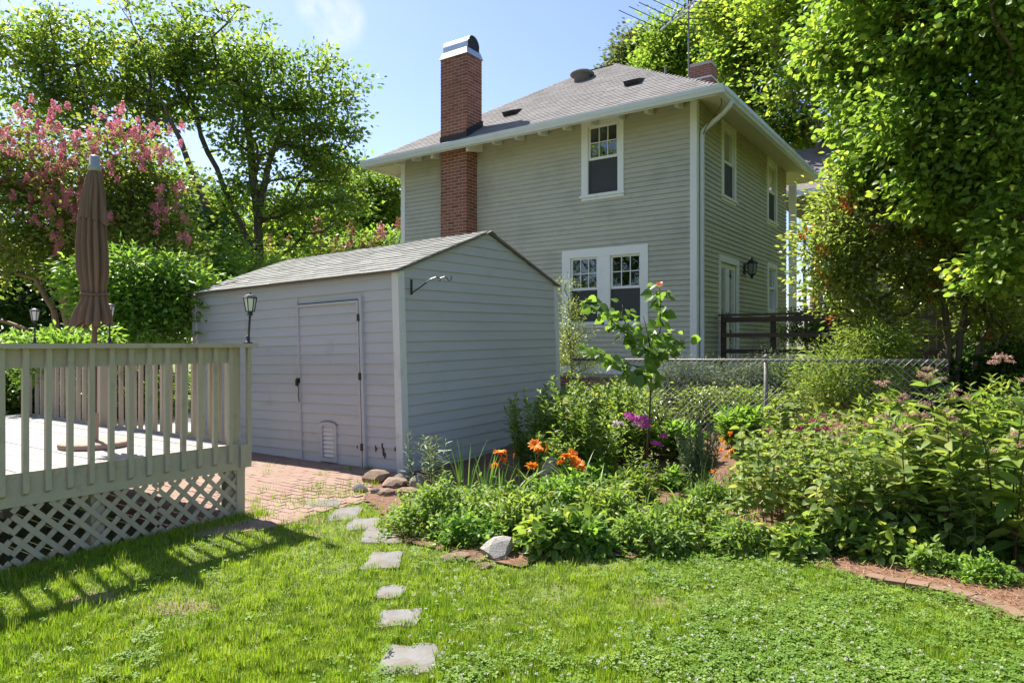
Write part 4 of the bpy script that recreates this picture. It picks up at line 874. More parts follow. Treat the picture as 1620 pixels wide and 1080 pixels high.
# ------------------------------------------------------------------ leaf templates
L2 = (np.array([(0,0,0),(-.32,.5,.06),(0,1,-.03),(.32,.5,.06)]), np.array([(0,3,2),(0,2,1)]))
L4 = (np.array([(0,0,0),(-.34,.42,.09),(.34,.42,.09),(0,.45,0),(0,1,-.10)]), np.array([(0,2,3),(0,3,1),(3,2,4),(1,3,4)]))
def lance(w, droop, fold=.3, n=3):
    ys = np.linspace(0, 1, n+2); V = [(0,0,0)]; F = []
    for i in range(1, n+1):
        y = ys[i]; ww = w*math.sin(math.pi*y**.8)**.8; z = -droop*y*y
        V += [(-ww, y, z+fold*ww), (0, y, z), (ww, y, z+fold*ww)]
    V.append((0, 1-.3*droop*droop, -droop)); t = len(V)-1
    F += [(0,2,1),(0,3,2)]
    for i in range(n-1):
        a = 1+3*i; F += [(a,a+1,a+4),(a,a+4,a+3),(a+1,a+2,a+5),(a+1,a+5,a+4)]
    a = 1+3*(n-1); F += [(a,a+1,t),(a+1,a+2,t)]
    return np.array(V), np.array(F)
LA = lance(.17, .22, .5, 3); LN = lance(.11, .12, .4, 2); LOV = lance(.30, .25, .35, 3)
def heart():
    out = [(0,.08),(-.20,.0),(-.42,.12),(-.50,.36),(-.40,.62),(-.2,.85),(0,1.06)]
    V = []; 
    for x, y in out: V.append((x, y, .22*abs(x)-.16*y*y))
    n = len(out)
    for x, y in out[1:-1]: V.append((-x, y, .22*abs(x)-.16*y*y))
    V.append((0,.5,-.04)); c = len(V)-1
    left = list(range(n)); right = [0]+list(range(n, n+n-2))+[n-1]
    F = [(c, left[i], left[i+1]) for i in range(n-1)]+[(c, right[i+1], right[i]) for i in range(n-1)]
    return np.array(V), np.array(F)
HEART = heart()
def maple():
    V = [(0,0,0),(-.2,.12,.03),(-.5,.15,.05),(-.33,.36,.03),(-.5,.62,.0),(-.22,.62,.03),(0,1.0,-.12),(.22,.62,.03),(.5,.62,.0),(.33,.36,.03),(.5,.15,.05),(.2,.12,.03),(0,.45,-.02)]
    return np.array(V), np.array([(12,i,(i+1) % 12) for i in range(12)])
MAPLE = maple()
def rv(n, r=RNG): return unit(r.normal(size=(n, 3)))
def mesh_leaves(name, tmpl, pos, dirs, nrm, size, mat, rnd=None):
    V, F = inst(tmpl[0], tmpl[1], frames(dirs, nrm, size), pos)
    r_ = RNG.random(len(pos)) if rnd is None else rnd
    return npmesh(name, V, F, mat, np.repeat(r_, len(tmpl[0])))
def leaf_objects(name, parent, tmpl, pos, dirs, nrm, size, mat, variants=5):
    Mx = frames(dirs, nrm, np.ones(len(pos))); off = Vector(parent.location)
    ms = [npmesh(name, tmpl[0], tmpl[1], mat, np.full(len(tmpl[0]), random.random())) for _ in range(variants)]
    for i in range(len(pos)):
        put_local(name, ms[i % variants], parent, Vector(pos[i])-off, Matrix(Mx[i].tolist()), float(size[i]))

# ------------------------------------------------------------------ trees
def tubes_np(A, B, ra, rb, n=6):
    A, B = np.asarray(A, float), np.asarray(B, float); d = unit(B-A); h = np.where(np.abs(d[:, 2:3]) > .9, np.array([[1., 0, 0]]), np.array([[0, 0, 1.]]))
    x = unit(np.cross(d, h)); y = np.cross(d, x); a = np.arange(n)*2*np.pi/n
    ring = x[:, None]*np.cos(a)[None, :, None]+y[:, None]*np.sin(a)[None, :, None]
    V = np.concatenate([A[:, None]+ring*np.asarray(ra)[:, None, None], B[:, None]+ring*np.asarray(rb)[:, None, None]], 1).reshape(-1, 3)
    f = np.array([(k, (k+1) % n, n+(k+1) % n, n+k) for k in range(n)]); F = (f[None]+(np.arange(len(A))*2*n)[:, None, None]).reshape(-1, 4); return V, F
def grow(trunks, centers, rtip, rmax, sag=.12, upw=.6, rng=RNG):
    """skeleton: trunk polylines, then every foliage cluster is joined to the nearest wood below it"""
    pos = []; par = []; tips = []; cap = []
    for path in trunks:
        last = -1; tot = sum(np.linalg.norm(np.array(path[i+1], float)-np.array(path[i], float)) for i in range(len(path)-1)); run = 0.; path = [np.array(p, float) for p in path]
        for i in range(len(path)-1):
            steps = max(2, int(np.linalg.norm(path[i+1]-path[i])/.5))
            for s_ in range(steps+(i == len(path)-2)):
                p = path[i]+(path[i+1]-path[i])*s_/steps + (rng.normal(size=3)*.02 if s_ else 0); pos.append(p); par.append(last); last = len(pos)-1; cap.append(rmax*(1-.72*min(1, (run+np.linalg.norm(path[i+1]-path[i])*s_/steps)/tot)))
            run += np.linalg.norm(path[i+1]-path[i])
    ntr = len(pos); P0 = np.array(pos); order = np.argsort([np.min(np.linalg.norm(P0-c, axis=1)) for c in centers])
    for ci in order:
        c = centers[ci]; Pm = np.array(pos); d = Pm-c; dist = np.linalg.norm(d, axis=1)+upw*np.maximum(0, d[:, 2]+.15)*2+np.where(np.arange(len(Pm)) < len(trunks)*2, .6, 0)
        j = int(np.argmin(dist)); a = Pm[j]; n = max(2, int(np.linalg.norm(c-a)/.45)); last = j
        side = rng.normal(size=3)*.08*np.linalg.norm(c-a)
        for s_ in range(1, n+1):
            f = s_/n; p = a+(c-a)*f+np.array([0,0,-sag*np.linalg.norm(c-a)])*math.sin(math.pi*f)*.8+side*math.sin(math.pi*f); pos.append(p); par.append(last); last = len(pos)-1; cap.append(.34*rmax)
        tips.append(last)
    pos = np.array(pos); par = np.array(par); cnt = np.zeros(len(pos)); cnt[tips] = 1
    for i in range(len(pos)-1, -1, -1):
        if par[i] >= 0: cnt[par[i]] += cnt[i]
    rad = np.minimum(rtip*np.maximum(cnt, 1)**.52, np.array(cap)); return pos, par, rad, ntr
def lobes_px(lst, Y):
    out = []
    for q in lst:
        px, py, rx, ry = q[:4]; dy = q[4] if len(q) > 4 else 0; y_ = Y+dy; out.append((np.array(W(px, py, y_)), np.array((rx/FPX*y_, (q[5] if len(q) > 5 else rx*.85)/FPX*y_, ry/FPX*y_))))
    return out
def sample_lobes(lobes, n, rng, inner=.45):
    vol = np.array([r.prod()**.72 for _, r in lobes]); ks = rng.choice(len(lobes), n, p=vol/vol.sum()); d = rv(n, rng); rr = (inner+(1.1-inner)*rng.random(n))[:, None]
    c = np.array([lobes[k][0] for k in ks]); r = np.array([lobes[k][1] for k in ks]); lo = d*rr*r
    wx = np.stack([CA*lo[:, 0]-SA*lo[:, 1], SA*lo[:, 0]+CA*lo[:, 1], lo[:, 2]], -1); return c+wx, unit(wx+np.array([0,0,.2]))
def tree(name, label, cat, base, trunks, lobes, n_cl, per, cr, leaf, tmpl, mat, bark, rtip, rmax, seed, group=None, n_obj=0, flat=.5, up=.7, droop=.3, inner=.35, red=0, min_z=.3):
    rng = np.random.default_rng(seed); t = thing(name, label, cat, tuple(base), group)
    cen, outw = sample_lobes(lobes, n_cl, rng, inner); cen[:, 2] = np.maximum(cen[:, 2], min_z)
    pos, par, rad, ntr = grow(trunks, cen, rtip, rmax, rng=rng)
    k = np.where(par >= 0)[0]; off = np.array(base)
    V, F = tubes_np(pos[par[k]], pos[k], rad[par[k]]*.5+rad[k]*.5, rad[k], 7 if rmax > .1 else 5); me = npmesh('trunk', V-off, F, M[bark], smooth_=True); put_local('trunk', me, t)
    n = n_cl*per; ci = np.repeat(np.arange(n_cl), per); szf = rng.uniform(.65, 1.3, n_cl)
    g = rng.normal(size=(n, 3)); g = g*np.minimum(1, 2.0/np.linalg.norm(g, axis=1))[:, None]
    lp = cen[ci]+g*np.array([1,1,flat])*cr*szf[ci][:, None]; lp[:, 2] = np.maximum(lp[:, 2], .05)
    dirs = unit(g*np.array([1,1,.4])+outw[ci]*.5+rng.normal(size=(n, 3))*.5-np.array([0,0,droop])); nr = unit(rng.normal(size=(n, 3))*.75+np.array([0,0,up])+outw[ci]*.3)
    sz = leaf*rng.uniform(.6, 1.25, n)
    # each spray has its own shade of green; a few leaves differ
    rn = np.clip(rng.random(n_cl)[ci]*.6+rng.random(n)*.4, 0, .999)
    o_ = np.arange(n)
    if n_obj:
        dist = np.linalg.norm(lp-np.array([0,0,EYE]), axis=1); o_ = np.argsort(dist); sel = o_[:n_obj]
        rel = lp[sel]; leaf_objects('leaf', t, tmpl, rel, dirs[sel], nr[sel], sz[sel]*1.1, M[mat]); o_ = o_[n_obj:]
    me = mesh_leaves('crown', tmpl, lp[o_]-off, dirs[o_], nr[o_], sz[o_], M[mat], rn[o_]); tag(put_local('crown', me, t), kind='stuff')
    if red:
        rs = rng.choice(n_cl, red, replace=False); q = np.repeat(rs, 9); p_ = cen[q]+outw[q]*cr*.9+rng.normal(size=(len(q), 3))*.05-off
        me = mesh_leaves('young_leaves', LA, p_, unit(outw[q]+rng.normal(size=(len(q),3))*.8+np.array([0,0,.3])), rv(len(q), rng), np.full(len(q), leaf*1.2), M['red_leaf']); tag(put_local('young_leaves', me, t), kind='stuff')
    return t, cen, outw
def TP(Y, *pts): return [W(px, py, Y+(r[0] if r else 0)) for px, py, *r in pts]
YA = 22.
tree('deciduous_tree', 'tall shade tree with forked trunk rising directly behind the shed roof', 'tree', GD(412, YA), [TP(YA,(412,480),(411,400),(408,345),(425,260),(455,170)), TP(YA,(411,420),(385,365),(352,290),(318,215),(300,150)), TP(YA,(410,350),(400,280),(392,200),(380,120))],
     lobes_px([(330,75,110,55),(430,130,110,70),(520,180,60,85),(300,140,80,55),(450,250,80,50),(530,280,45,60),(400,200,80,45),(480,340,70,40),(560,225,25,30),(330,300,45,45),(500,250,40,50),(380,320,45,35),(560,340,40,40),(430,390,60,22)], YA), 330, 66, .30, .165, L2, 'tree_leaf', 'bark', .012, .19, 21, group='big trees behind the shed')
tree('deciduous_tree', 'tall shade tree with leaning dark trunk left of the shed, over the pink blossoms', 'tree', GD(372, YA-1.5), [TP(YA-1.5,(368,500),(355,430),(334,355),(312,290),(285,220),(240,130))],
     lobes_px([(120,110,105,65),(230,60,100,50),(60,160,60,50),(180,180,95,60),(40,60,55,45),(250,130,90,60),(110,50,60,35),(20,120,30,40),(225,215,40,22)], YA), 240, 66, .30, .165, L2, 'tree_leaf', 'bark', .011, .17, 22, group='big trees behind the shed')
YC = 13.2
ct, ccen, cout = tree('crape_myrtle', 'crape myrtle in full pink bloom with many bare tan trunks, left of the deck', 'tree', GD(75, YC), [TP(YC,(95,560),(85,490),(55,440),(5,420)), TP(YC,(110,560),(100,480),(118,420),(90,330)), TP(YC,(120,560),(128,480),(180,400),(220,300)), TP(YC,(70,560),(40,520),(-20,500))],
     lobes_px([(30,250,80,65),(110,290,80,70),(200,265,75,60),(20,340,70,70),(140,370,80,60),(245,320,60,60),(260,400,55,50),(60,400,60,50),(-40,420,50,60),(190,360,60,60)], YC), 240, 95, .32, .105, L2, 'crape_leaf', 'crape_bark', .012, .10, 23)
def panicle(seed, n=140, mat='pink_petal', L_=1.):
    rng = np.random.default_rng(seed); h = rng.random(n); r = .34*(1-h)**.7+.05; a = rng.random(n)*6.283
    p = np.stack([r*np.cos(a)*rng.uniform(.4,1,n), r*np.sin(a)*rng.uniform(.4,1,n), h*1.0], -1)*L_
    return mesh_leaves('flower_panicle', L2, p, rv(n, rng), rv(n, rng), np.full(n, .17*L_)*rng.uniform(.7,1.3,n), M[mat])
PAN = [panicle(s) for s in range(5)]; PANO = [panicle(s+9, 110, 'peach_petal') for s in range(3)]
rng = np.random.default_rng(5); k = 0
for (px, py, r_, n_) in ((45,200,35,7),(20,240,35,6),(90,235,40,8),(70,270,45,9),(120,265,40,8),(30,300,30,4),(110,345,30,6),(100,320,30,6),(160,230,25,4),(190,205,30,7),(225,235,35,8),(250,240,20,4),(155,275,20,3),(80,310,25,4),(165,350,15,3),(90,385,15,3),(240,335,15,2),(275,345,15,2),(240,360,10,1),(290,375,15,2),(55,345,20,3),(135,310,20,3),(280,300,15,2)):
    for _ in range(int(n_*2.9)):
        p = W(px+rng.normal()*r_*.8, py+rng.normal()*r_*.6, YC-.62+rng.uniform(-.4,.35)); s_ = rng.uniform(.10,.21)
        put_local('flower_panicle', PAN[k % 5], ct, p-Vector(ct.location), (rng.normal()*.35, rng.normal()*.35, rng.random()*6), s_); k += 1
tree('dogwood_shrub', 'bright yellow green shrub between the umbrella and the shed', 'shrub', GD(215, 11.2), [TP(11.2,(215,600),(210,520),(190,450)), TP(11.2,(225,600),(245,520),(260,440)), TP(11.2,(235,600),(285,540),(300,480))],
     lobes_px([(150,450,55,42),(225,440,70,42),(280,480,48,50),(200,495,85,38),(290,430,25,28),(255,525,70,25),(110,440,18,16)], 11.2), 190, 70, .22, .125, LA, 'bright_leaf', 'bark', .007, .05, 24)
tree('low_shrub', 'low bright green shrub tips showing above the deck rail beneath the umbrella', 'shrub', GD(85, 9.6), [TP(9.6,(85,640),(75,570),(60,535)), TP(9.6,(90,640),(115,570),(130,535))],
     lobes_px([(60,545,45,20),(130,543,45,20),(95,575,80,30)], 9.6), 60, 60, .15, .10, LA, 'bright_leaf', 'bark', .006, .03, 25)
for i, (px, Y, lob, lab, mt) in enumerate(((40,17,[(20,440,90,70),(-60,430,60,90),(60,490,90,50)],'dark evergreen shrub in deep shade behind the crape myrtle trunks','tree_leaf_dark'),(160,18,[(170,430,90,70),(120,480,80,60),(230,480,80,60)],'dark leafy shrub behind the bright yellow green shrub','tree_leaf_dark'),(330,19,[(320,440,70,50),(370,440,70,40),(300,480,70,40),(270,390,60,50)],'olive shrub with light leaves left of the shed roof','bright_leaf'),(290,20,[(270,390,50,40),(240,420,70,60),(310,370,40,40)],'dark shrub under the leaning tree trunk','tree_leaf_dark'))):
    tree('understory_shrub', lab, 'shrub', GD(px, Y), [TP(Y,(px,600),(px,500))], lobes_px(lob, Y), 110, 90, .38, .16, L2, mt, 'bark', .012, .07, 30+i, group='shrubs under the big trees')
for i, (px, Y, lob, lab, mt) in enumerate(((585,34,[(590,300,50,45),(560,330,60,50),(610,340,40,60),(540,290,30,35),(560,380,70,40),(630,300,30,40)],'broad green tree in the distance left of the house wall','tree_leaf'),
      (470,36,[(470,360,70,50),(500,390,70,40),(420,390,60,40)],'dull green distant tree seen under the big crown','tree_leaf'),
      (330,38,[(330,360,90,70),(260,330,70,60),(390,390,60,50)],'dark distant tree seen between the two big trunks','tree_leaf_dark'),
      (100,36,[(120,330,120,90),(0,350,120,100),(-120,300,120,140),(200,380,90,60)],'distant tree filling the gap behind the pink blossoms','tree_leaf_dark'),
      (1010,36,[(1010,95,28,36),(1030,80,22,28),(1000,130,30,40)],'grey green tree top showing left of the antenna mast','tree_leaf_grey'),
      (1070,33,[(1065,70,36,38),(1080,110,40,40),(1050,120,36,30)],'yellow green tree top behind the antenna mast','tree_leaf'),
      (1125,37,[(1125,40,36,40),(1110,90,40,50),(1150,60,30,50)],'greyish tall tree behind the rear chimney','tree_leaf_grey'),
      (1185,27,[(1180,60,50,60),(1195,130,55,60),(1170,10,55,45),(1215,200,45,45),(1160,110,30,50)],'leafy tree with dark limbs right of the rear chimney','tree_leaf'),
      (1290,24,[(1260,40,70,60),(1330,90,70,70),(1280,130,50,50),(1330,0,90,50),(1240,100,40,40),(1370,180,60,60),(1250,-20,70,40)],'big bright tree behind the eave of the house','maple_leaf'))):
    s_ = Y/34; tree('background_tree', lab, 'tree', GD(px, Y), [TP(Y,(px,560),(px+6,380 if px < 700 else 250),(px,330 if px < 700 else 120))], lobes_px(lob, Y), 130, 110, .62*(.6+.4*s_), .23*(.5+.5*s_), L2, mt, 'bark', .02, .25, 50+i, group='trees in the background')
t_, cen, outw = tree('crape_myrtle', 'distant crape myrtle with faded coral blossom above the shed roof', 'tree', GD(560, 25), [TP(25,(560,600),(560,430))], lobes_px([(590,385,50,22),(510,400,50,22),(560,420,80,25),(440,420,40,20)], 25), 110, 80, .36, .15, L2, 'bright_leaf', 'crape_bark', .012, .08, 70)
for i in range(46):
    j = i*2 % len(cen); put_local('flower_panicle', PANO[i % 3] if i % 3 else PAN[i % 5], t_, Vector(cen[j]+outw[j]*.3)-Vector(t_.location), (0,0,i), .55)
t_, cen, outw = tree('mimosa_tree', 'small feathery tree with pinkish tips behind the neighbouring roof', 'tree', GD(1270, 27), [TP(27,(1275,560),(1270,230))], lobes_px([(1270,205,34,30),(1290,225,30,25),(1250,215,18,15)], 27), 80, 70, .32, .15, L2, 'bright_leaf', 'bark', .012, .08, 71)
for i in range(40): put_local('flower_panicle', PANO[i % 3], t_, Vector(cen[i]+outw[i]*.35)-Vector(t_.location), (0,0,i), .34)
YM = 8.3; OVAL = lance(.37, .22, .18, 3)
tree('maple_tree', 'large light green tree whose boughs hang in from the upper right', 'tree', GD(1830, YM), [TP(YM,(1830,640),(1800,420),(1720,250),(1600,120),(1480,60)), TP(YM,(1790,380),(1700,260),(1600,280),(1520,260)), TP(YM,(1720,250),(1640,60),(1560,0),(1450,-40))],
     lobes_px([(1400,50,95,65,1),(1520,60,110,80),(1590,190,70,90,-.6),(1480,200,95,75),(1370,150,60,65,1.2),(1600,350,45,80,-.8),(1545,300,60,55),(1330,60,50,60,1.6),(1440,-20,120,50),(1600,0,90,60,-1),(1400,240,50,40,.8),(1470,300,40,35),(1585,440,30,35,-.8)], YM), 350, 125, .23, .084, OVAL, 'maple_leaf', 'bark', .008, .16, 80, n_obj=300, droop=.6, up=.7)
YP = 9.7; PHO = lance(.22, .12, .3, 2)
tree('photinia_shrub', 'huge dark glossy shrub with red young leaves at the right end of the wire fence', 'shrub', GD(1480, YP), [TP(YP,(1465,640),(1462,560),(1445,480),(1400,380)), TP(YP,(1490,640),(1500,540),(1480,430),(1470,330)), TP(YP,(1505,640),(1520,520),(1540,420)), TP(YP,(1440,640),(1432,540),(1390,480),(1330,430)), TP(YP,(1475,640),(1490,560),(1560,470)), TP(YP,(1530,640),(1545,560),(1580,480))],
     lobes_px([(1335,335,42,50),(1298,405,34,48),(1345,400,65,75),(1395,310,65,60),(1440,400,65,75),(1362,480,45,42),(1398,515,45,35),(1500,420,65,70),(1570,470,65,65),(1375,270,45,40),(1450,300,70,60),(1560,380,70,60),(1312,440,30,32),(1545,340,70,60),(1600,520,50,50)], YP), 420, 66, .21, .088, PHO, 'glossy_leaf', 'bark', .009, .07, 81, n_obj=200, red=48, droop=.15)
tree('hedge', 'low clipped hedge of ivy behind the porch railing', 'hedge', GD(1290, 15.8), [TP(15.8,(1290,600),(1290,520))], lobes_px([(1265,500,30,14),(1310,498,35,15),(1350,505,40,20),(1280,525,50,20),(1330,535,60,25)], 15.8), 90, 90, .2, .07, L2, 'glossy_leaf', 'bark', .008, .04, 82)
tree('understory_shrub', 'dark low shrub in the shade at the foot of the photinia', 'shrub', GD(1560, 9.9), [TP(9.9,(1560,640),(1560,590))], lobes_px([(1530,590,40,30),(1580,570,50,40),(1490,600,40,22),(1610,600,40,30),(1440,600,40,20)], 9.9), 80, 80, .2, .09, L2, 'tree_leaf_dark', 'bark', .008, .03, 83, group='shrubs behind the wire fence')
tree('nandina_shrub', 'fine leaved arching shrub flopping over the wire fence', 'shrub', GD(1350, 8.95), [TP(8.95,(1345,690),(1350,600),(1340,550)), TP(8.95,(1350,690),(1380,610),(1390,560))], lobes_px([(1345,560,55,22),(1320,600,50,35),(1380,595,50,40),(1300,630,35,20),(1405,560,40,30),(1360,635,50,22),(1385,535,35,20)], 8.95), 190, 90, .17, .06, LN, 'garden_leaf', 'stem_dark', .005, .02, 84)
for i, (px, py, rx, ry, mt, lab) in enumerate(((1160,598,45,26,'silver_leaf','silvery lavender like shrub between fence and house corner'),(1215,592,40,26,'silver_leaf','silvery shrub behind the fence post'),(1080,590,40,24,'silver_leaf','thin grey green plant at the house corner behind the sapling'),(1265,590,45,22,'bright_leaf','straw tinged shrub right of the fence post'))):
    Y = 10.9; tree('garden_shrub', lab, 'shrub', GD(px, Y), [TP(Y,(px,650),(px,610))], lobes_px([(px,py,rx,ry),(px-15,py+18,rx*.8,ry),(px+20,py+25,rx*.8,ry*.8)], Y), 70, 70, .13, .065, LN, mt, 'stem_dark', .004, .015, 90+i, group='shrubs behind the wire fence')
for i, (px, Y, rx, h, mt, lab) in enumerate(((960,11.3,.6,.55,'garden_leaf','low green shrub at the brick foundation left of the sapling'),(1010,10.6,.6,.5,'glossy_leaf','low dark shrub behind the fence under the window'),(1060,11.6,.6,.5,'garden_leaf','low shrub at the house corner'),(1120,10.4,.5,.55,'glossy_leaf','dark low shrub behind the fence left of the silvery one'),(1190,10.2,.5,.45,'garden_leaf','low shrub between the silvery shrubs and the fence'),(1250,11.2,.7,.7,'glossy_leaf','dark shrub below the porch railing'),(1320,11.8,.8,.8,'glossy_leaf','dark shrub at the foot of the photinia, left side'),(1400,10.6,.6,.7,'tree_leaf_dark','dark shrub behind the arching nandina'),(1470,10.2,.6,.5,'garden_leaf','shaded low plants under the photinia stems'))):
    c = GD(px, Y); tree('border_shrub', lab, 'shrub', c, [[c, c+Vector((.02,0,h*.4))]], [(np.array(c+Vector((0,0,h*.45))), np.array([rx, rx*.7, h*.5]))], 55, 70, .14, .075, LA, mt, 'stem_dark', .004, .015, 110+i, group='low shrubs between fence and house')
for i, (px, Y, lab) in enumerate(((-30,14.5,'shaded shrub left of the deck steps'),(40,15,'shaded shrub behind the far railing post'),(110,15.5,'shaded shrub behind the umbrella base'),(200,15,'shaded shrub behind the rear railing'))):
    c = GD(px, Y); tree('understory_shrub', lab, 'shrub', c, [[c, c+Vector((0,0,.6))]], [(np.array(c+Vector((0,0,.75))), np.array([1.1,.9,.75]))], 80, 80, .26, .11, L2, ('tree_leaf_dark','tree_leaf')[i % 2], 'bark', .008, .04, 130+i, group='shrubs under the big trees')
for i, (x, y, h, r_, lab) in enumerate(((2.8,18,9,3.4,'tree added for bounced light right of the house, nearest its corner'),(4.5,23,11,4,'tree added for bounced light right of the house, by the neighbour'),(6.5,14.5,10,3.6,'tree added for bounced light right of the photinia'),(7.5,9,9,3.4,'tree added for bounced light at the right side of the garden'))):  # added beyond the view to block blue sky and bounce green onto the wall
    c = np.array([x, y, .7]); tree('bounce_tree', lab, 'tree', (x, y, .7), [[c, c+[0,0,3], c+[.3,.2,5.5]]], [(c+[0,0,h*.55], np.array([r_, r_, h*.42]))], 130, 95, .6, .26, L2, 'maple_leaf', 'bark', .03, .25, 140+i, group='trees added on the right for bounced light')
tree('climbing_shrub', 'dark slender shrub against the house wall right of the shed', 'shrub', GD(905, 11.9), [TP(11.9,(905,660),(903,560),(900,470))], lobes_px([(905,500,14,35),(910,540,26,26),(915,570,35,22),(898,460,8,25)], 11.9), 60, 55, .12, .06, LN, 'glossy_leaf', 'bark', .005, .02, 96)
for i, (x, y, h, r_) in enumerate(((-23,-9,15,6),(-15,-13,16,6),(-31,-4,16,6.5),(-9,-17,15,5.5))):       # trees across the garden, mirrored in the window panes
    c = np.array([x, y, 0.]); tree('garden_tree', ('broad leafy tree mirrored in the upper window panes','tall leafy tree mirrored in the lower window panes','far leafy tree mirrored at the edge of the panes','leafy tree of the garden, mirrored in the right window')[i], 'tree', (x, y, 0), [[c, c+[0,0,4], c+[.3,.2,7]]], [(c+[0,0,h*.6], np.array([r_, r_, h*.36]))], 100, 90, .8, .34, L2, 'tree_leaf', 'bark', .03, .3, 100+i, group='trees across the garden')
# ------------------------------------------------------------------ flower bed plants
def stems_mesh(paths, r0, mat, off, n=4):
    A, B, ra, rb = [], [], [], []
    for p in paths:
        m = len(p)
        for i in range(m-1): A.append(p[i]); B.append(p[i+1]); ra.append(r0*(1-.6*i/(m-1))); rb.append(r0*(1-.6*(i+1)/(m-1)))
    V, F = tubes_np(np.array(A), np.array(B), ra, rb, n); return npmesh('stems', V-off, F, M[mat], smooth_=True)
def clump(name, label, cat, base, n_st, H, spread, leaf, tmpl, mat, stem='stem_green', node=.06, per=2, seed=1, group=None, start=.12, lean=(0,0), as_objects=False, taper=.55, angle=.5, r0=.005, whorl=False, jit=.25, droopz=0, size_prof=None):
    """upright stems with leaves in pairs or whorls at every node"""
    rng = np.random.default_rng(seed); t = thing(name, label, cat, tuple(base), group); off = np.array(base, float); paths = []; P, D, N, Z = [], [], [], []
    for s_ in range(n_st):
        a = rng.random()*6.283; rr = spread*math.sqrt(rng.random()); h = H*rng.uniform(.72, 1.0)*(1-.22*(rr/max(spread, .01))**2)
        b = off+np.array([.45*rr*math.cos(a), .45*rr*math.sin(a), 0]); top = off+np.array([rr*math.cos(a)+lean[0]*h, rr*math.sin(a)+lean[1]*h, h]); pts = []
        bend = rng.normal(size=3)*.03*h
        for f in np.linspace(0, 1, 6): p = b+(top-b)*np.array([f**1.2, f**1.2, f]); p = p+bend*math.sin(math.pi*f); pts.append(p)
        pts = np.array(pts); pts[0, 2] -= .02; paths.append(pts)
        nn = max(2, int(h*(1-start)/node)); tw = rng.random()*3
        for i in range(nn):
            f = start+(1-start)*(i+.5)/nn; q = f*5; j = min(int(q), 4); p = pts[j]+(pts[j+1]-pts[j])*(q-j); tw += 1.57+rng.normal()*.2 if per < 3 else .6
            sz = leaf*(1-taper*max(0, f-.35)/.65)*rng.uniform(.8, 1.15)*(min(1, .6+f*1.2))
            for k_ in range(per):
                az = tw+k_*6.283/per+rng.normal()*jit; el = angle+rng.normal()*.25+(f-.5)*.5
                d = np.array([math.cos(az)*math.cos(el), math.sin(az)*math.cos(el), math.sin(el)-droopz]); P.append(p); D.append(d); N.append(np.array([0,0,1.])+rng.normal(size=3)*.35-d*.2); Z.append(sz*rng.uniform(.85,1.1))
        for k_ in range(3):   # tip tuft
            az = rng.random()*6.283; d = np.array([math.cos(az)*.6, math.sin(az)*.6, .8]); P.append(pts[-1]); D.append(d); N.append(np.array([0,0,1.])+rng.normal(size=3)*.4); Z.append(leaf*.45)
    P, D, N, Z = map(np.array, (P, D, N, Z)); tag(put_local('stems', stems_mesh(paths, r0, stem, off), t), kind='stuff')
    if as_objects: leaf_objects('leaf', t, tmpl, P, D, N, Z, M[mat])
    else: tag(put_local('foliage', mesh_leaves('foliage', tmpl, P-off, D, N, Z, M[mat]), t), kind='stuff')
    return t, [p[-1] for p in paths]
def strap(name, label, cat, base, n, H, w_, arch, mat, seed, spread=.08, as_objects=False, group=None, fan=1.0):
    rng = np.random.default_rng(seed); t = thing(name, label, cat, tuple(base), group); off = np.array(base, float); VV, FF, RR = [], [], []; nb = 0
    for i in range(n):
        a = rng.random()*6.283; h = H*rng.uniform(.6, 1.05); r_ = spread*math.sqrt(rng.random()); b = np.array([r_*math.cos(a), r_*math.sin(a), -.01]); ar = arch*rng.uniform(.4, 1.3); a2 = a+rng.normal()*.5
        d = np.array([math.cos(a2), math.sin(a2), 0]); sd = np.array([-d[1], d[0], 0]); tw = rng.normal()*.5; sd = sd*math.cos(tw)+d*math.sin(tw); m = 6; V = []
        for k_ in range(m+1):
            f = k_/m; th_ = fan*.18+ar*f; x = h*(math.sin(th_)*f); z = h*f*math.cos(th_*.75); ww = w_*(1-f**2.2)*(.7+.3*min(1, f*4)); c = b+d*x+np.array([0,0,z])
            V += [c-sd*ww/2, c+np.array([0,0,-.12*ww])+d*.0, c+sd*ww/2]
        V = np.array(V); F = [(3*k_+e, 3*k_+e+1, 3*k_+e+4, 3*k_+e+3) for k_ in range(m) for e in (0, 1)]
        if as_objects: put_local('leaf', npmesh('leaf', V, F, M[mat], np.full(len(V), rng.random())), t)
        else: VV.append(V); FF.append(np.array(F)+nb); RR.append(np.full(len(V), rng.random())); nb += len(V)
    if not as_objects: tag(put_local('leaves', npmesh('leaves', np.concatenate(VV), np.concatenate(FF), M[mat], np.concatenate(RR)), t), kind='stuff')
    return t
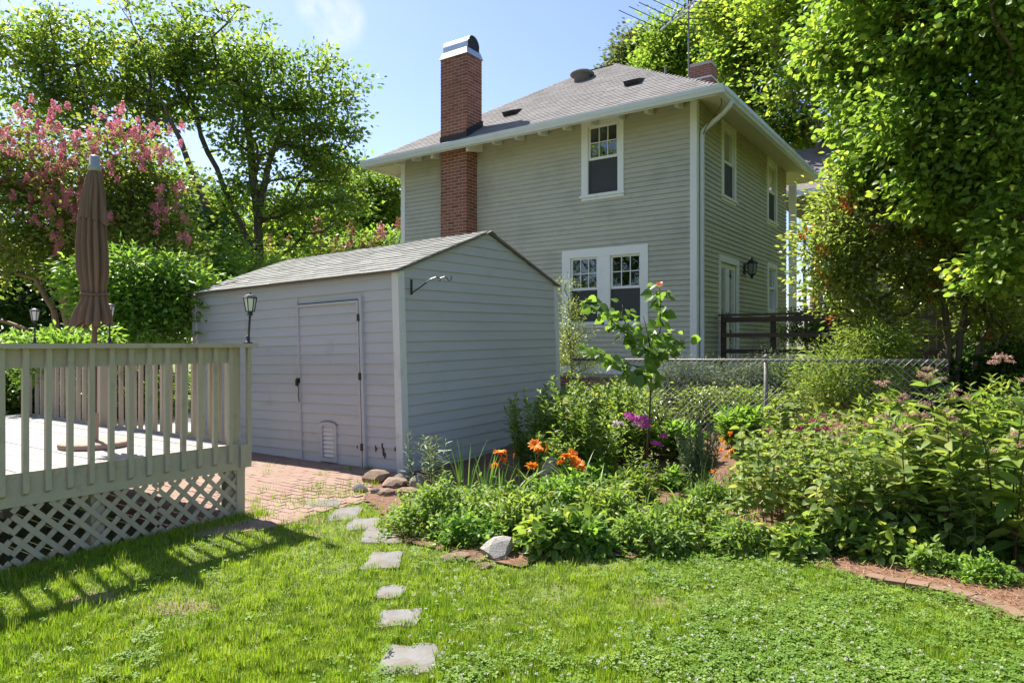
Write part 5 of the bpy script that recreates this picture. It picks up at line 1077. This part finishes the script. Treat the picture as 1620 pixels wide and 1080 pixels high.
def mound(name, label, cat, base, rx, ry, H, n, leaf, tmpl, mat, seed, group=None, rot=0, shell=.35):
    rng = np.random.default_rng(seed); t = thing(name, label, cat, tuple(base), group); d = rv(n, rng); d[:, 2] = np.abs(d[:, 2]); u = (1-shell*rng.random(n))
    u = u+(rng.random(n) < .12)*.30*rng.random(n)
    lump = 1+.24*np.sin(d[:, 0]*5+seed)*np.cos(d[:, 1]*6+seed*2)+.15*np.sin(d[:, 0]*13+d[:, 2]*9+seed)
    p = d*u[:, None]*lump[:, None]*np.array([rx, ry, H]); c, s_ = math.cos(YAW+rot), math.sin(YAW+rot); p = np.stack([c*p[:, 0]-s_*p[:, 1], s_*p[:, 0]+c*p[:, 1], p[:, 2]], -1)
    dd = unit(d*np.array([1,1,.5])+rng.normal(size=(n, 3))*.6); nr = unit(np.array([0,0,1.])+d*.6+rng.normal(size=(n, 3))*.45)
    tag(put_local('foliage', mesh_leaves('foliage', tmpl, p, dd, nr, leaf*rng.uniform(.6, 1.3, n), M[mat]), t), kind='stuff')
    k = 40; A = np.zeros((k, 3)); B = p[rng.choice(n, k)]; A[:, :2] = B[:, :2]*.4; V, F = tubes_np(A, B, np.full(k, .004), np.full(k, .002), 4); tag(put_local('stems', npmesh('stems', V, F, M['stem_green']), t), kind='stuff'); return t

# flower meshes
def lily(seed):
    rng = np.random.default_rng(seed); V, F, Rr = [], [], []; nb = 0; tv, tf = lance(.22, .55, .25, 3)
    for ring in range(3):
        for k_ in range(6):
            a = k_*1.047+ring*.5+rng.normal()*.12; el = .95-.35*ring*.7+rng.normal()*.12; d = np.array([[math.cos(a)*math.cos(el), math.sin(a)*math.cos(el), math.sin(el)]]); n_ = np.array([[-math.cos(a)*.4, -math.sin(a)*.4, 1.]])
            v, f = inst(tv, tf, frames(d, n_, np.array([rng.uniform(.85, 1.1)])), np.zeros((1, 3))); V.append(v); F.append(f+nb); nb += len(v); Rr.append(np.full(len(v), rng.random()))
    return npmesh('flower', np.concatenate(V), np.concatenate(F), M['orange_petal'], np.concatenate(Rr))
LILY = [lily(s) for s in range(4)]
def bud():
    mb = MB(); mb.lathe([(.02,0),(.09,.25),(.12,.6),(.07,.92),(.01,1.05)], (0,0,0), 7); return mb.mesh('bud', M['orange_petal'], True)
BUD = bud()
def head(seed, mat, n=36, rad=.5, size=.22, flatten=.7, spiky=False):
    rng = np.random.default_rng(seed); d = rv(n, rng); d[:, 2] = np.abs(d[:, 2])*1.0-.15; p = d*rad*np.array([1,1,flatten])*rng.uniform(.6, 1, n)[:, None]
    if spiky: return mesh_leaves('flower', LN, p*.3, unit(d+rng.normal(size=(n,3))*.2), rv(n, rng), np.full(n, rad*1.1), M[mat])
    return mesh_leaves('flower', L2, p, unit(rng.normal(size=(n, 3))+d*.2), unit(d+rng.normal(size=(n,3))*.3), np.full(n, size)*rng.uniform(.8, 1.2, n), M[mat])
PHLOX = [head(s, 'magenta_petal', 60, .5, .26) for s in range(3)]; PHW = [head(s+5, 'white_pink_petal', 50, .5, .26) for s in range(2)]
BERG = [head(s+8, 'rose_petal', 40, .5, .2, .7, True) for s in range(3)]; JOE = [head(s+12, 'dusty_pink', 90, .5, .16, .55) for s in range(4)]
VIO = [head(20, 'violet_petal', 12, .4, .4)]; COR = [head(s+22, 'yellow_petal', 14, .4, .5, .3) for s in range(2)]; ORG = head(25, 'orange_petal', 14, .4, .5, .3)
def flower(t, mesh, p, s_, tilt=.3, name='flower'): return put_local(name, mesh, t, Vector(p)-Vector(t.location), (random.uniform(-tilt,tilt), random.uniform(-tilt,tilt), random.random()*6.28), s_)

# thin pale milkweed by the shed corner
t, tips = clump('milkweed_plant', 'thin pale milkweed with narrow leaves in front of the shed corner', 'plant', GD(684, 7.5), 8, .74, .26, .125, LN, 'milkweed_leaf', node=.038, per=2, seed=201, angle=.45, taper=.3, as_objects=False, r0=.005)
t, tips = clump('milkweed_plant', 'single lean milkweed stem across the white shed corner post', 'plant', GD(652, 7.5), 2, .70, .12, .12, LN, 'milkweed_leaf', node=.045, per=2, seed=202, lean=(-.12,-.05))
# iris fans
for i, (px, Y, n, h, lab) in enumerate(((738,7.0,13,.66,'upright fan of iris blades left of the orange lilies'),(770,7.0,12,.58,'iris blades between the left fan and the orange lilies'),(790,6.9,9,.46,'short iris blades just below the leftmost orange lily'))):
    strap('iris_plant', lab, 'plant', GD(px, Y), n, h, .026, .28, 'iris_leaf', 210+i, .09, as_objects=True, group='iris clumps by the shed', fan=.5)
# orange day lilies
lil = []
for i, (px, Y, n, h, lab) in enumerate(((815,7.25,26,.46,'orange day lily clump nearest the shed'),(850,7.5,24,.5,'orange day lily clump behind the upright rock'),(915,7.2,36,.52,'fullest orange day lily clump right of the upright rock'),(885,6.75,24,.4,'day lily leaves in front of the upright rock'))):
    lil.append(strap('day_lily', lab, 'plant', GD(px, Y), n, h, .024, 1.25, 'strap_leaf', 220+i, .12, group='orange day lilies'))
for (px, py, Y, who, s_) in ((790,718,7.2,0,.085),(783,737,7.15,0,.055),(846,705,7.45,1,.082),(841,738,7.3,1,.078),(897,723,7.1,2,.09),(908,728,7.1,2,.07),(921,742,7.05,2,.055),(888,732,7.1,2,.06),(905,718,7.2,2,.065),(795,728,7.2,0,.06),(852,712,7.45,1,.06),(915,735,7.05,2,.07)):
    p = W(px, py, Y); t = lil[who]; flower(t, LILY[(px) % 4], p, s_, .7); b = Vector(t.location); mb = MB()
    mb.tube([Vector((0,0,0)), (p-b)*.5+Vector((0,0,.08)), p-b], .0045, 5); put_local('stalk', mb.mesh('stalk', M['stem_green']), t)
for (px, py, Y, who, s_) in ((802,716,7.2,0,.075),(812,718,7.2,0,.06),(868,703,7.45,1,.085),(862,709,7.45,1,.06)):
    p = W(px, py, Y); t = lil[who]; put_local('bud', BUD, t, p-Vector(t.location)-Vector((0,0,.05)), (random.uniform(-.4,.4), random.uniform(-.4,.4), 0), s_); b = Vector(t.location); mb = MB(); mb.tube([Vector((0,0,0)), (p-b)*.5+Vector((0,0,.06)), p-b-Vector((0,0,.05))], .004, 5); put_local('stalk', mb.mesh('stalk', M['stem_green']), t)
# tall leafy perennials against the shed
for i, (px, Y, n, h, sp, lab) in enumerate(((845,8.5,26,1.12,.42,'tall leafy aster clump against the shed siding'),(905,8.35,30,1.30,.45,'tallest leafy clump at the rear corner of the shed'),(950,8.1,26,.98,.42,'leafy clump left of the redbud sapling'),(985,8.9,26,1.15,.45,'pale leafy clump behind the redbud sapling stem'),(880,7.85,18,.72,.32,'dark leafy clump behind the orange lilies'))):
    clump('aster_plant', lab, 'plant', GD(px, Y), n, h, sp, .125, LA, 'garden_leaf', node=.042, per=2, seed=230+i, group='tall perennials by the shed', taper=.4, start=.08)
clump('hydrangea_shrub', 'shrub of broad pale leaves under the house window', 'shrub', GD(975, 9.2), 16, 1.05, .4, .17, LOV, 'bergamot_leaf', node=.09, per=2, seed=236, taper=.3)
# redbud sapling
def sapling():
    b = GD(1024, 8.0); t = thing('redbud_sapling', 'slim redbud sapling with heart shaped leaves before the house window', 'tree', tuple(b)); off = np.array(b)
    Y = 8.0; pts = lambda *q: [np.array(W(x, y, Y+(r_[0] if r_ else 0))) for x, y, *r_ in q]
    trunk = pts((1023,748),(1025,700),(1028,650),(1030,600),(1030,560)); br = [pts((1030,560),(1000,535,.1),(975,515,.15),(950,490,.1),(925,470)), pts((1030,560),(1025,530,-.1),(1018,500,-.15)), pts((1030,575),(1045,520),(1045,480),(1043,445)), pts((1030,570),(1062,550,-.1),(1085,535,-.2)), pts((1030,585),(990,575,-.2),(950,560,-.3),(925,545,-.3)), pts((1030,600),(1010,590,-.3),(985,585,-.35)), pts((1030,565),(1045,545,.3),(1070,520,.35)), pts((1000,535,.1),(985,500,.2),(985,482,.2))]
    mbt = MB(); mbt.tube([Vector(p-off) for p in trunk], [.013,.012,.011,.010,.009], 7)
    for p in br: mbt.tube([Vector(q-off) for q in p], list(np.linspace(.008, .003, len(p))), 5)
    put_local('trunk', mbt.mesh('trunk', M['stem_dark'], True), t)
    rng = np.random.default_rng(77); P, D, N, Z = [], [], [], []
    for p in br:
        p = np.array(p); L_ = np.linalg.norm(np.diff(p, axis=0), axis=1).sum(); n = int(L_/.024)+6
        for i in range(n):
            f = (i+.5)/n*(len(p)-1); j = int(f); c = p[j]+(p[min(j+1, len(p)-1)]-p[j])*(f-j); d = rng.normal(size=3)*np.array([1,1,.4]); d = unit(d-np.array([0,0,.45])); c = c+d*rng.uniform(.03, .09); P.append(c); D.append(d); N.append(unit(rng.normal(size=3)*.6+np.array([.2,-.35,.8]))); Z.append(rng.uniform(.07, .145))
    P, D, N, Z = map(np.array, (P, D, N, Z)); leaf_objects('leaf', t, HEART, P, D, N, Z, M['redbud_leaf'])
    q = np.array(W(1043, 447, Y)); k = 8; leaf_objects('young_leaf', t, HEART, q+rng.normal(size=(k,3))*.03, unit(rng.normal(size=(k,3))), rv(k, rng), np.full(k, .045), M['red_leaf'], 2)
sapling()
# phlox
t, tips = clump('phlox_plant', 'phlox with bright magenta flower heads beside the sapling stem', 'plant', GD(1008, 7.7), 12, .5, .22, .09, LA, 'garden_leaf', node=.045, seed=240)
for (px, py, s_, m_) in ((998,660,.15,PHLOX[0]),(1004,664,.12,PHLOX[1]),(1018,664,.15,PHLOX[2]),(1020,674,.13,PHLOX[1]),(1008,671,.12,PHW[0]),(978,671,.12,PHW[1]),(1016,660,.1,PHW[0])): flower(t, m_, W(px, py, 7.6), s_)
t, tips = clump('phlox_plant', 'smaller phlox with two magenta heads right of the sapling', 'plant', GD(1048, 7.6), 8, .36, .16, .07, LA, 'garden_leaf', node=.04, seed=241)
for (px, py, s_) in ((1040,703,.10),(1050,690,.10),(1037,701,.08)): flower(t, PHLOX[px % 3], W(px, py, 7.5), s_)
# mounds in the foreground of the bed
mound('mint_mound', 'dense low mint mound at the left front corner of the bed', 'plant', G(702,836), .46, .40, .36, 4900, .042, LOV, 'mint_leaf', 250)
mound('mint_mound', 'second mint mound spreading right behind the first', 'plant', G(765,808), .46, .30, .20, 3000, .045, LOV, 'mint_leaf', 251)
strapspots = [(835,792,20,.34,'dark_strap' ,'dark strap leaved tuft below the orange lilies'),(930,800,34,.46,'strap_leaf','arching strap leaves right of the lily stalks'),(985,770,30,.42,'strap_leaf','strap leaves beneath the phlox'),(1020,830,36,.42,'strap_leaf','grassy strap clump at the middle of the bed'),(1085,800,34,.40,'strap_leaf','strap clump right of the middle of the bed'),(1145,845,46,.46,'strap_leaf','liriope tuft above the grey mottled rock'),(965,855,26,.34,'strap_leaf','short strap leaves near the front of the bed'),(795,790,22,.38,'strap_leaf','arching strap leaves between mint and lilies')]
for i, (px, py, n, h, mt, lab) in enumerate(strapspots): strap('lily_leaves', lab, 'plant', G(px, py), n, h, .018, 1.35, mt, 260+i, .14, group='strap leaved clumps in the bed')
spots = [(830,845,.30,.26,.30,2000,.075,LA,'garden_leaf','low leafy plant right of the large pale rock'),(880,870,.30,.24,.26,1500,.085,LOV,'garden_leaf','broad leaved low plant at the bed front'),(890,815,.32,.28,.34,1900,.075,LA,'bright_leaf','light green leafy mound under the lilies'),(960,830,.34,.28,.30,1900,.07,LA,'garden_leaf','leafy mound in the middle front of the bed'),(1030,868,.34,.24,.26,1800,.07,LA,'mint_leaf','leafy mound along the front edge, centre of the photo'),(1095,850,.34,.26,.28,1800,.075,LA,'garden_leaf','green mound left of the liriope tuft'),(1130,800,.28,.24,.22,1300,.07,LN,'strap_leaf','feathery green mound behind the liriope'),(1160,872,.24,.2,.22,1100,.06,LA,'mint_leaf','small mound by the grey mottled rock'),(920,872,.24,.18,.22,900,.08,LOV,'bright_leaf','young broad leaves left of centre at the bed front'),(1000,800,.26,.22,.30,1100,.08,LA,'garden_leaf','leafy growth below the phlox'),(1065,775,.20,.18,.2,600,.075,LOV,'bright_leaf','yellow green broad leaves below the smaller phlox'),(945,770,.22,.2,.24,700,.085,LOV,'bright_leaf','broad light leaves right of the orange flowers'),(740,860,.26,.2,.22,1100,.05,LOV,'bright_leaf','yellowish leaves between mint and pale rock')]
for i, (px, py, rx, ry, h, n, lf, tm, mt, lab) in enumerate(spots): mound('leafy_mound', lab, 'plant', G(px, py), rx, ry, h, n, lf, tm, mt, 270+i, group='low leafy plants in the bed')
v = thing('spiderwort', 'few small violet blooms on thin stems in the middle of the bed', 'plant', tuple(G(1050,815)))
for (px, py) in ((1021,735),(1054,787),(1071,825),(1132,762),(1070,826),(1046,820)):
    p = W(px, py, 6.4); flower(v, VIO[0], p, .035); mb = MB(); b = Vector((p.x, p.y+.05, float(gz(p.x, p.y)))); mb.tube([b-Vector(v.location), p-Vector(v.location)], .003, 4); put_local('stalk', mb.mesh('stalk', M['stem_green']), v)
# right of the sapling
for i, (px, Y, n, h, sp, mt, lab) in enumerate(((1075,8.9,30,.52,.36,'bright_leaf','bright peony like clump before the fence, left of the feathery plant'),(1175,9.1,34,.58,.40,'bright_leaf','bright peony like clump at the foot of the fence'),(1040,9.0,20,.5,.3,'garden_leaf','green clump behind the smaller phlox'))):
    clump('peony_plant', lab, 'plant', GD(px, Y), n, h, sp, .17, LA, mt, node=.07, per=3, seed=290+i, group='peony clumps along the fence', taper=.2)
clump('feathery_plant', 'fine feathery blue green plant right of the smaller phlox', 'plant', GD(1103, 7.6), 26, .82, .24, .09, LN, 'milkweed_leaf', node=.022, per=3, seed=293, taper=.4, angle=.7)
strap('iris_plant', 'dark green upright blade clump below the feathery plant', 'plant', GD(1112, 7.0), 34, .50, .016, .35, 'dark_strap', 294, .12, as_objects=False)
t, tips = clump('coreopsis_plant', 'small plant with yellow and orange daisies beside the dark blade clump', 'plant', GD(1148, 7.1), 12, .30, .2, .05, LN, 'garden_leaf', node=.04, seed=295)
for (px, py, m_) in ((1146,700,COR[0]),(1152,717,COR[1]),(1148,722,COR[0]),(1140,712,ORG),(1155,686,ORG),(1128,746,ORG),(1142,695,COR[1]),(1157,712,COR[0])): flower(t, m_, W(px, py, 6.9), .06)
# bergamot patch: stalks copied from four builds
protos = []
for k in range(5):
    protos.append(clump('bergamot_plant', 'wild bergamot stalk with paired grey green leaves in the dense patch', 'plant', (0,0,0), 4, .84, .15, .118, LOV, 'bergamot_leaf', stem='stem_green', node=.085, per=2, seed=300+k, group='bergamot stalks in the patch', start=.3, taper=.25, angle=.15, r0=.004, droopz=.12, as_objects=True)[0])
rng = np.random.default_rng(11); bsp = []
for (px0, px1, Y0, Y1, n) in ((1175,1300,5.7,7.2,28),(1290,1440,5.3,6.9,38),(1230,1420,6.8,8.0,18),(1430,1620,5.0,6.0,16),(1640,1950,4.6,7.5,30)):
    for _ in range(n): bsp.append((rng.uniform(px0, px1), rng.uniform(Y0, Y1)))
first = [True]*5
for i, (px, Y) in enumerate(bsp):
    k = i % 5; o = protos[k] if first[k] else copy_tree(protos[k]); first[k] = False
    o.location = GD(px, Y); o.rotation_euler = (rng.normal()*.06, rng.normal()*.06, rng.random()*6.28); o.scale = (1,1,rng.uniform(.8,1.2))
fb = thing('bergamot_plant', 'bergamot stalks topped by shaggy rose pink blooms at the rear of the patch', 'plant', tuple(GD(1270, 7.4)))
for i, (px, py) in enumerate(((1286,667),(1265,679),(1219,682),(1254,700),(1273,718),(1306,678),(1294,682),(1365,672),(1244,698))):
    p = W(px, py, 7.3); flower(fb, BERG[i % 3], p, .085); b = Vector((p.x, p.y, float(gz(p.x, p.y)))); mb = MB(); mb.tube([b-Vector(fb.location), p-Vector(fb.location)], .004, 5); put_local('stalk', mb.mesh('stalk', M['stem_green']), fb)
clump('sunflower_plant', 'yellowing broad leaved plant rising before the fence post', 'plant', GD(1262, 7.9), 12, 1.02, .36, .19, LOV, 'bergamot_leaf', node=.10, per=2, seed=310, taper=.3, as_objects=True)
clump('sunflower_plant', 'single stalk with broad leaves above the dark blade clump', 'plant', GD(1178, 6.9), 3, .78, .12, .17, LOV, 'garden_leaf', stem='stem_dark', node=.13, per=2, seed=311, as_objects=True)
# joe pye weed
LJ = lance(.19, .25, .4, 3)
for i, (px, Y, h, n, hd, lab) in enumerate(((1592,5.05,1.36,4,[(1585,566,.13),(1572,574,.09),(1597,572,.07)],'tallest joe pye weed with dark stem at the right edge'),(1480,5.35,1.36,6,[(1468,584,.09),(1460,596,.07),(1490,600,.08),(1455,590,.05)],'joe pye weed with dark leaning stem left of the tallest one'),(1392,5.9,1.22,6,[(1392,608,.11),(1403,604,.07),(1393,660,.13)],'joe pye weed at the left with dusty pink heads'),(1540,5.9,1.15,6,[(1460,640,.12)],'joe pye weed behind the two tall stems'),(1650,5.2,1.2,3,[(1625,600,.1)],'joe pye weed cut by the right edge of the photo'))):
    t, tips = clump('joe_pye_weed', lab, 'plant', GD(px, Y), n, h, .2+.03*n, .27, LJ, 'bergamot_leaf' if i % 2 else 'garden_leaf', stem='stem_dark', node=.10, per=4, seed=320+i, group='joe pye weeds', as_objects=True, taper=.45, angle=.25, r0=.008, start=.15)
    for p in tips: 
        for _ in range(3): flower(t, JOE[random.randrange(4)], Vector(p)+Vector((random.uniform(-.06,.06), random.uniform(-.06,.06), random.uniform(-.02,.05))), random.uniform(.05,.09))
    for (hx, hy, s_) in hd: flower(t, JOE[hx % 4], W(hx, hy, Y), s_)
clump('goldenrod_plant', 'lance leaved plant before the fence with spreading bright leaves', 'plant', GD(1385, 8.3), 20, .85, .4, .20, LA, 'garden_leaf', node=.07, per=3, seed=330, taper=.3)
clump('goldenrod_plant', 'dense green plant in shade at the right edge behind the joe pye weed', 'plant', GD(1560, 7.4), 34, 1.15, .5, .18, LA, 'garden_leaf', node=.08, per=3, seed=331)
t, tips = clump('coneflower_plant', 'plant with few yellow blooms behind the tallest joe pye weed', 'plant', GD(1610, 8.4), 10, .95, .3, .14, LA, 'garden_leaf', node=.09, seed=332)
for (px, py) in ((1608,635),(1600,630),(1615,637),(1594,636)): flower(t, COR[px % 2], W(px, py, 8.3), .06)
for i, (px, py, rx, ry, h, n, lf, mt, lab) in enumerate(((1250,880,.22,.18,.20,500,.085,'garden_leaf','low broad leaves right of the mottled rock'),(1310,868,.26,.2,.26,650,.10,'garden_leaf','dark broad leaves at the foot of the bergamot'),(1385,880,.26,.2,.22,650,.10,'garden_leaf','dark broad leaves right of the bergamot foot'),(1478,905,.20,.16,.17,700,.055,'mint_leaf','small fresh green plant by the brick edging'),(1560,922,.20,.15,.16,1100,.035,'bright_leaf','fine light green tuft by the brick edging'),(1605,885,.2,.2,.24,260,.12,'garden_leaf','big soft leaves at the right edge near the bricks'),(1440,880,.2,.18,.22,420,.09,'garden_leaf','leafy foot of the joe pye weeds'),(1530,878,.26,.2,.26,480,.10,'garden_leaf','broad leaves under the tallest joe pye weed'))):
    mound('edge_plant', lab, 'plant', G(px, py), rx, ry, h, n, lf, LOV, mt, 340+i, group='low plants along the bed edge')

# ------------------------------------------------------------------ pine straw, lawn grass, clover, weeds
rng = np.random.default_rng(3)
def ground_pts(n, y0, y1, pxa, pxb, power=1.2):
    u = rng.random(n); e = 1-power; Y = (y0**e+(y1**e-y0**e)*u)**(1/e); px = rng.uniform(pxa, pxb, n); X = (px-810)/FPX*Y; keep = rng.random(n) < Y/y1*0+1
    return CA*X-SA*Y, SA*X+CA*Y, Y
def fnoise(x, y, s_):
    return (np.sin(x*s_*1.3+1.7*np.sin(y*s_*.9+.4))*np.cos(y*s_*1.1+1.3*np.sin(x*s_*.7))+.5*np.sin(x*s_*2.7+y*s_*2.1+2)+.3*np.cos(x*s_*5.1-y*s_*4.3))/1.8
x, y, Y = ground_pts(26000, 4.0, 9.5, 560, 1660, 1.6); m = inpoly(x, y, BED) & (y < 9.5); x, y = x[m], y[m]; n = len(x)
ST = (np.array([(-.02,0,0),(.02,0,0),(.012,.5,.03),(-.012,.5,.03),(0,1,0)]), np.array([(0,1,2),(0,2,3),(3,2,4)]))
a = rng.random(n)*6.283; d = np.stack([np.cos(a), np.sin(a), rng.normal(size=n)*.15], -1); p = np.stack([x, y, gz(x, y)+.024+rng.random(n)*.012], -1)
tag(put('pine_straw', mesh_leaves('pine_straw', ST, p, d, np.tile([0,0,1.], (n, 1)), rng.uniform(.05, .13, n), M['pine_straw'])), 'reddish pine straw mulch covering the flower bed', 'mulch', kind='stuff')
def lawn_mask(x, y):
    jx = .07*fnoise(x*3, y*3, 4.)+rng.normal(size=len(x))*.035; m = ~inpoly(x+jx, y+jx, BED) & ~inpoly(x, y, PATIO) & ~((x < DX1-.0) & (y < DY1+.1)) & (y < 6.3) & (x > -6.2)
    for (sx, sy, hw, hl) in STONES:
        dx, dy = x-sx, y-sy; u = CA*dx+SA*dy; v = -SA*dx+CA*dy; m &= ~((np.abs(u) < hw*(.86+.10*np.sin(v*40+sx*9))) & (np.abs(v) < hl*(.82+.14*np.sin(u*37+sy*7))))
    return m
bare = [(G(285,962), .28), (G(150,946), .22), (G(540,900), .12), (G(780,985), .10), (G(880,940), .12), (G(1180,1000), .10), (G(60,1040), .12), (G(425,808), .28), (G(475,824), .24), (G(410,835), .16), (G(560,785), .16), (G(300,985), .10), (G(520,835), .12), (G(480,800),.18), (G(1400,925),.08), (G(950,893),.12), (G(625,790),.15)]
def bareness(x, y):
    b = np.zeros(len(x))
    for c, r_ in bare: b = np.maximum(b, np.exp(-((x-c.x)**2+(y-c.y)**2)/(r_*r_)))
    return b
def clover_share(x, y):            # more clover to the right, in ragged drifts
    return smooth(-.3, 1.3, .75*fnoise(x, y, 1.1)+.55*fnoise(x+3, y+1, 4.3)+.45*fnoise(x, y-2, 11.)+1.1*smooth(-1.4, 3.0, CA*x+SA*y)-.35)
x, y, Y = ground_pts(470000, 2.75, 8.2, -60, 1680, 1.9)
x2, y2, Y2 = ground_pts(190000, 1.5, 7.0, -1100, 2500, 1.4); p2 = (CA*x2+SA*y2)/Y2*FPX+810; k2 = (Y2 < 2.75) | (p2 < -60) | (p2 > 1680)      # the lawn goes on outside the picture
x, y, Y = np.concatenate([x, x2[k2]]), np.concatenate([y, y2[k2]]), np.concatenate([Y, np.maximum(Y2[k2], 6.)])
m = lawn_mask(x, y); x, y, Y = x[m], y[m], Y[m]
cl = clover_share(x, y)
thin = smooth(.35, .95, fnoise(x+9, y+4, 2.2)*.7+fnoise(x-4, y+7, 6.5)*.5); m = (rng.random(len(x)) > .74*bareness(x, y)) & (rng.random(len(x)) > .6*cl) & (rng.random(len(x)) > .72*thin); x, y, Y = x[m], y[m], Y[m]; n = len(x)
BL = (np.array([(-.045,0,0),(.045,0,0),(-.034,.5,.10),(.034,.5,.10),(0,1,.38)]), np.array([(0,1,3),(0,3,2),(2,3,4)]))
h = (.036+.018*fnoise(x, y, 2.3)+.012*rng.normal(size=n)); tuft = smooth(.55, .9, fnoise(x+5, y-3, 3.1)); h = np.clip(h*(1+.7*tuft), .018, .13)
for (sx, sy, hw, hl) in STONES: h = np.where((np.abs(x-sx) < hw+.12) & (np.abs(y-sy) < hl+.12), np.minimum(h*1.1, .06), h)
def cellrand(x, y, s_, k):          # one random number per tuft
    i = np.floor(x/s_+.35*np.sin(y*31+k)); j = np.floor(y/s_+.35*np.sin(x*29+k)); v = np.sin(i*127.1+j*311.7+k*74.7)*43758.5453; return v-np.floor(v)
ca1, ch1, cl1 = cellrand(x, y, .075, 1.), cellrand(x, y, .055, 2.), cellrand(x, y, .075, 3.)
h = .8*np.clip(h*(.65+.75*ch1)*(1+.5*(ch1 > .93)), .015, .14)
a = np.where(rng.random(n) < .7, ca1*6.283+rng.normal(size=n)*.7, rng.random(n)*6.283); ln = rng.uniform(.1, .9, n)+1.0*cl1**2; d = unit(np.stack([np.cos(a)*ln, np.sin(a)*ln, np.ones(n)*.8], -1)); nr = np.stack([-np.cos(a), -np.sin(a), np.ones(n)*.4], -1)
wd = rng.uniform(.0028, .0052, n)*(Y/3.2)**.35; V, F = inst(BL[0], BL[1], frames(d, nr, np.stack([wd/.09, h, h], -1)), np.stack([x, y, gz(x, y)], -1))
tone = np.clip(.16+.44*cellrand(x, y, .09, 5.)+.20*fnoise(x, y, .9)+.16*fnoise(x+2, y, 4.1)+.20*rng.normal(size=n), 0, .93); tone = np.where(rng.random(n) < .05+.10*smooth(.2, .8, fnoise(x+9, y+4, 2.2)), .985, tone)
tag(put('lawn_grass', npmesh('lawn_grass', V, F, M['grass'], np.repeat(tone, 5))), 'short sunlit lawn grass in front of the flower bed', 'grass', kind='stuff')
# clover
x, y, Y = ground_pts(150000, 2.75, 6.5, -60, 1680, 1.9); m = lawn_mask(x, y); x, y = x[m], y[m]
cl = clover_share(x, y); m = (rng.random(len(x)) < .85*cl+.01) & (rng.random(len(x)) > .8*bareness(x, y)); x, y = x[m], y[m]; n = len(x)
tv = []; tf = []
for k in range(3):
    a = k*2.094; c, s_ = math.cos(a), math.sin(a); q = np.array([(0,.08,0),(-.42,.6,.10),(-.2,1.0,.0),(.2,1.0,.0),(.42,.6,.10)]); tv.append(np.stack([c*q[:,0]-s_*q[:,1], s_*q[:,0]+c*q[:,1], q[:,2]], -1)); tf += [(5*k,5*k+4,5*k+3),(5*k,5*k+3,5*k+2),(5*k,5*k+2,5*k+1)]
CLV = (np.concatenate(tv), np.array(tf)); a = rng.random(n)*6.283; d = np.stack([np.cos(a), np.sin(a), rng.normal(size=n)*.25], -1); nr = np.stack([rng.normal(size=n)*.28, rng.normal(size=n)*.28, np.ones(n)], -1)
tag(put('clover', mesh_leaves('clover', CLV, np.stack([x, y, gz(x, y)+rng.uniform(.02, .055, n)], -1), d, nr, rng.uniform(.008, .022, n), M['clover'], np.clip(.5+.25*fnoise(x, y, 2.)+.2*rng.normal(size=n), 0, .99))), 'clover growing through the lawn on the right', 'clover', kind='stuff')
x, y, Y = ground_pts(1500, 2.75, 5.0, 640, 1640, 1.9); m = lawn_mask(x, y) & (fnoise(x, y, 1.1) > -.3); x, y = x[m][:420], y[m][:420]; n = len(x); P, D, N = [], [], []
for i in range(n):
    q = rv(14, rng); q[:, 2] = np.abs(q[:, 2]); c = np.array([x[i], y[i], float(gz(x[i], y[i]))+rng.uniform(.05, .075)]); P.append(c+q*.003); D.append(q); N.append(rv(14, rng))
tag(put('clover_blossom', mesh_leaves('clover_blossom', L2, np.concatenate(P), np.concatenate(D), np.concatenate(N), np.full(14*n, .0085), M['white_petal'])), 'tiny white clover blossoms dotted over the lawn', 'blossom', kind='stuff')
# weeds in patio joints and ragged edge grass
P = []
for (px, py, n_, r_) in ((505,772,60,.06),(487,778,40,.05),(508,783,40,.05),(550,744,30,.05),(512,752,20,.04),(430,738,14,.04),(420,750,10,.04),(420,777,22,.05),(440,790,30,.06),(400,795,30,.06),(405,805,30,.05),(585,742,30,.05),(545,775,50,.10),(565,784,60,.08),(530,787,50,.09),(465,795,60,.12),(490,800,70,.12),(410,812,60,.10),(590,768,50,.06),(560,768,25,.07)):
    c = G(px, py)
    for _ in range(n_): P.append((c.x+rng.normal()*r_, c.y+rng.normal()*r_))
P = np.array(P); n = len(P); a = rng.random(n)*6.283; ln = rng.uniform(.2, 1., n); d = unit(np.stack([np.cos(a)*ln, np.sin(a)*ln, np.ones(n)], -1)); hh = rng.uniform(.03, .085, n)
V, F = inst(BL[0], BL[1], frames(d, np.stack([-np.cos(a), -np.sin(a), np.ones(n)*.4], -1), np.stack([np.full(n, .0055/.09), hh, hh], -1)), np.stack([P[:,0], P[:,1], gz(P[:,0], P[:,1])+.01], -1))
tag(put('joint_weeds', npmesh('joint_weeds', V, F, M['grass'], np.repeat(rng.random(n)*.9, 5))), 'grass tufts sprouting between the patio bricks', 'weeds', kind='stuff')
# taller weeds along the foot of the lattice
x = DX1+.02+np.abs(rng.normal(size=5000))*.13; y = rng.uniform(.6, 4.0, 5000); n = 5000; a = rng.random(n)*6.283; ln = rng.uniform(.2, 1.1, n); d = unit(np.stack([np.cos(a)*ln, np.sin(a)*ln, np.ones(n)], -1)); hh = rng.uniform(.03, .075, n)
V, F = inst(BL[0], BL[1], frames(d, np.stack([-np.cos(a), -np.sin(a), np.ones(n)*.4], -1), np.stack([np.full(n, .006/.09), hh, hh], -1)), np.stack([x, y, gz(x, y)], -1))
tag(put('edge_weeds', npmesh('edge_weeds', V, F, M['grass'], np.repeat(rng.random(n)*.8, 5))), 'longer grass growing along the foot of the deck lattice', 'weeds', kind='stuff')
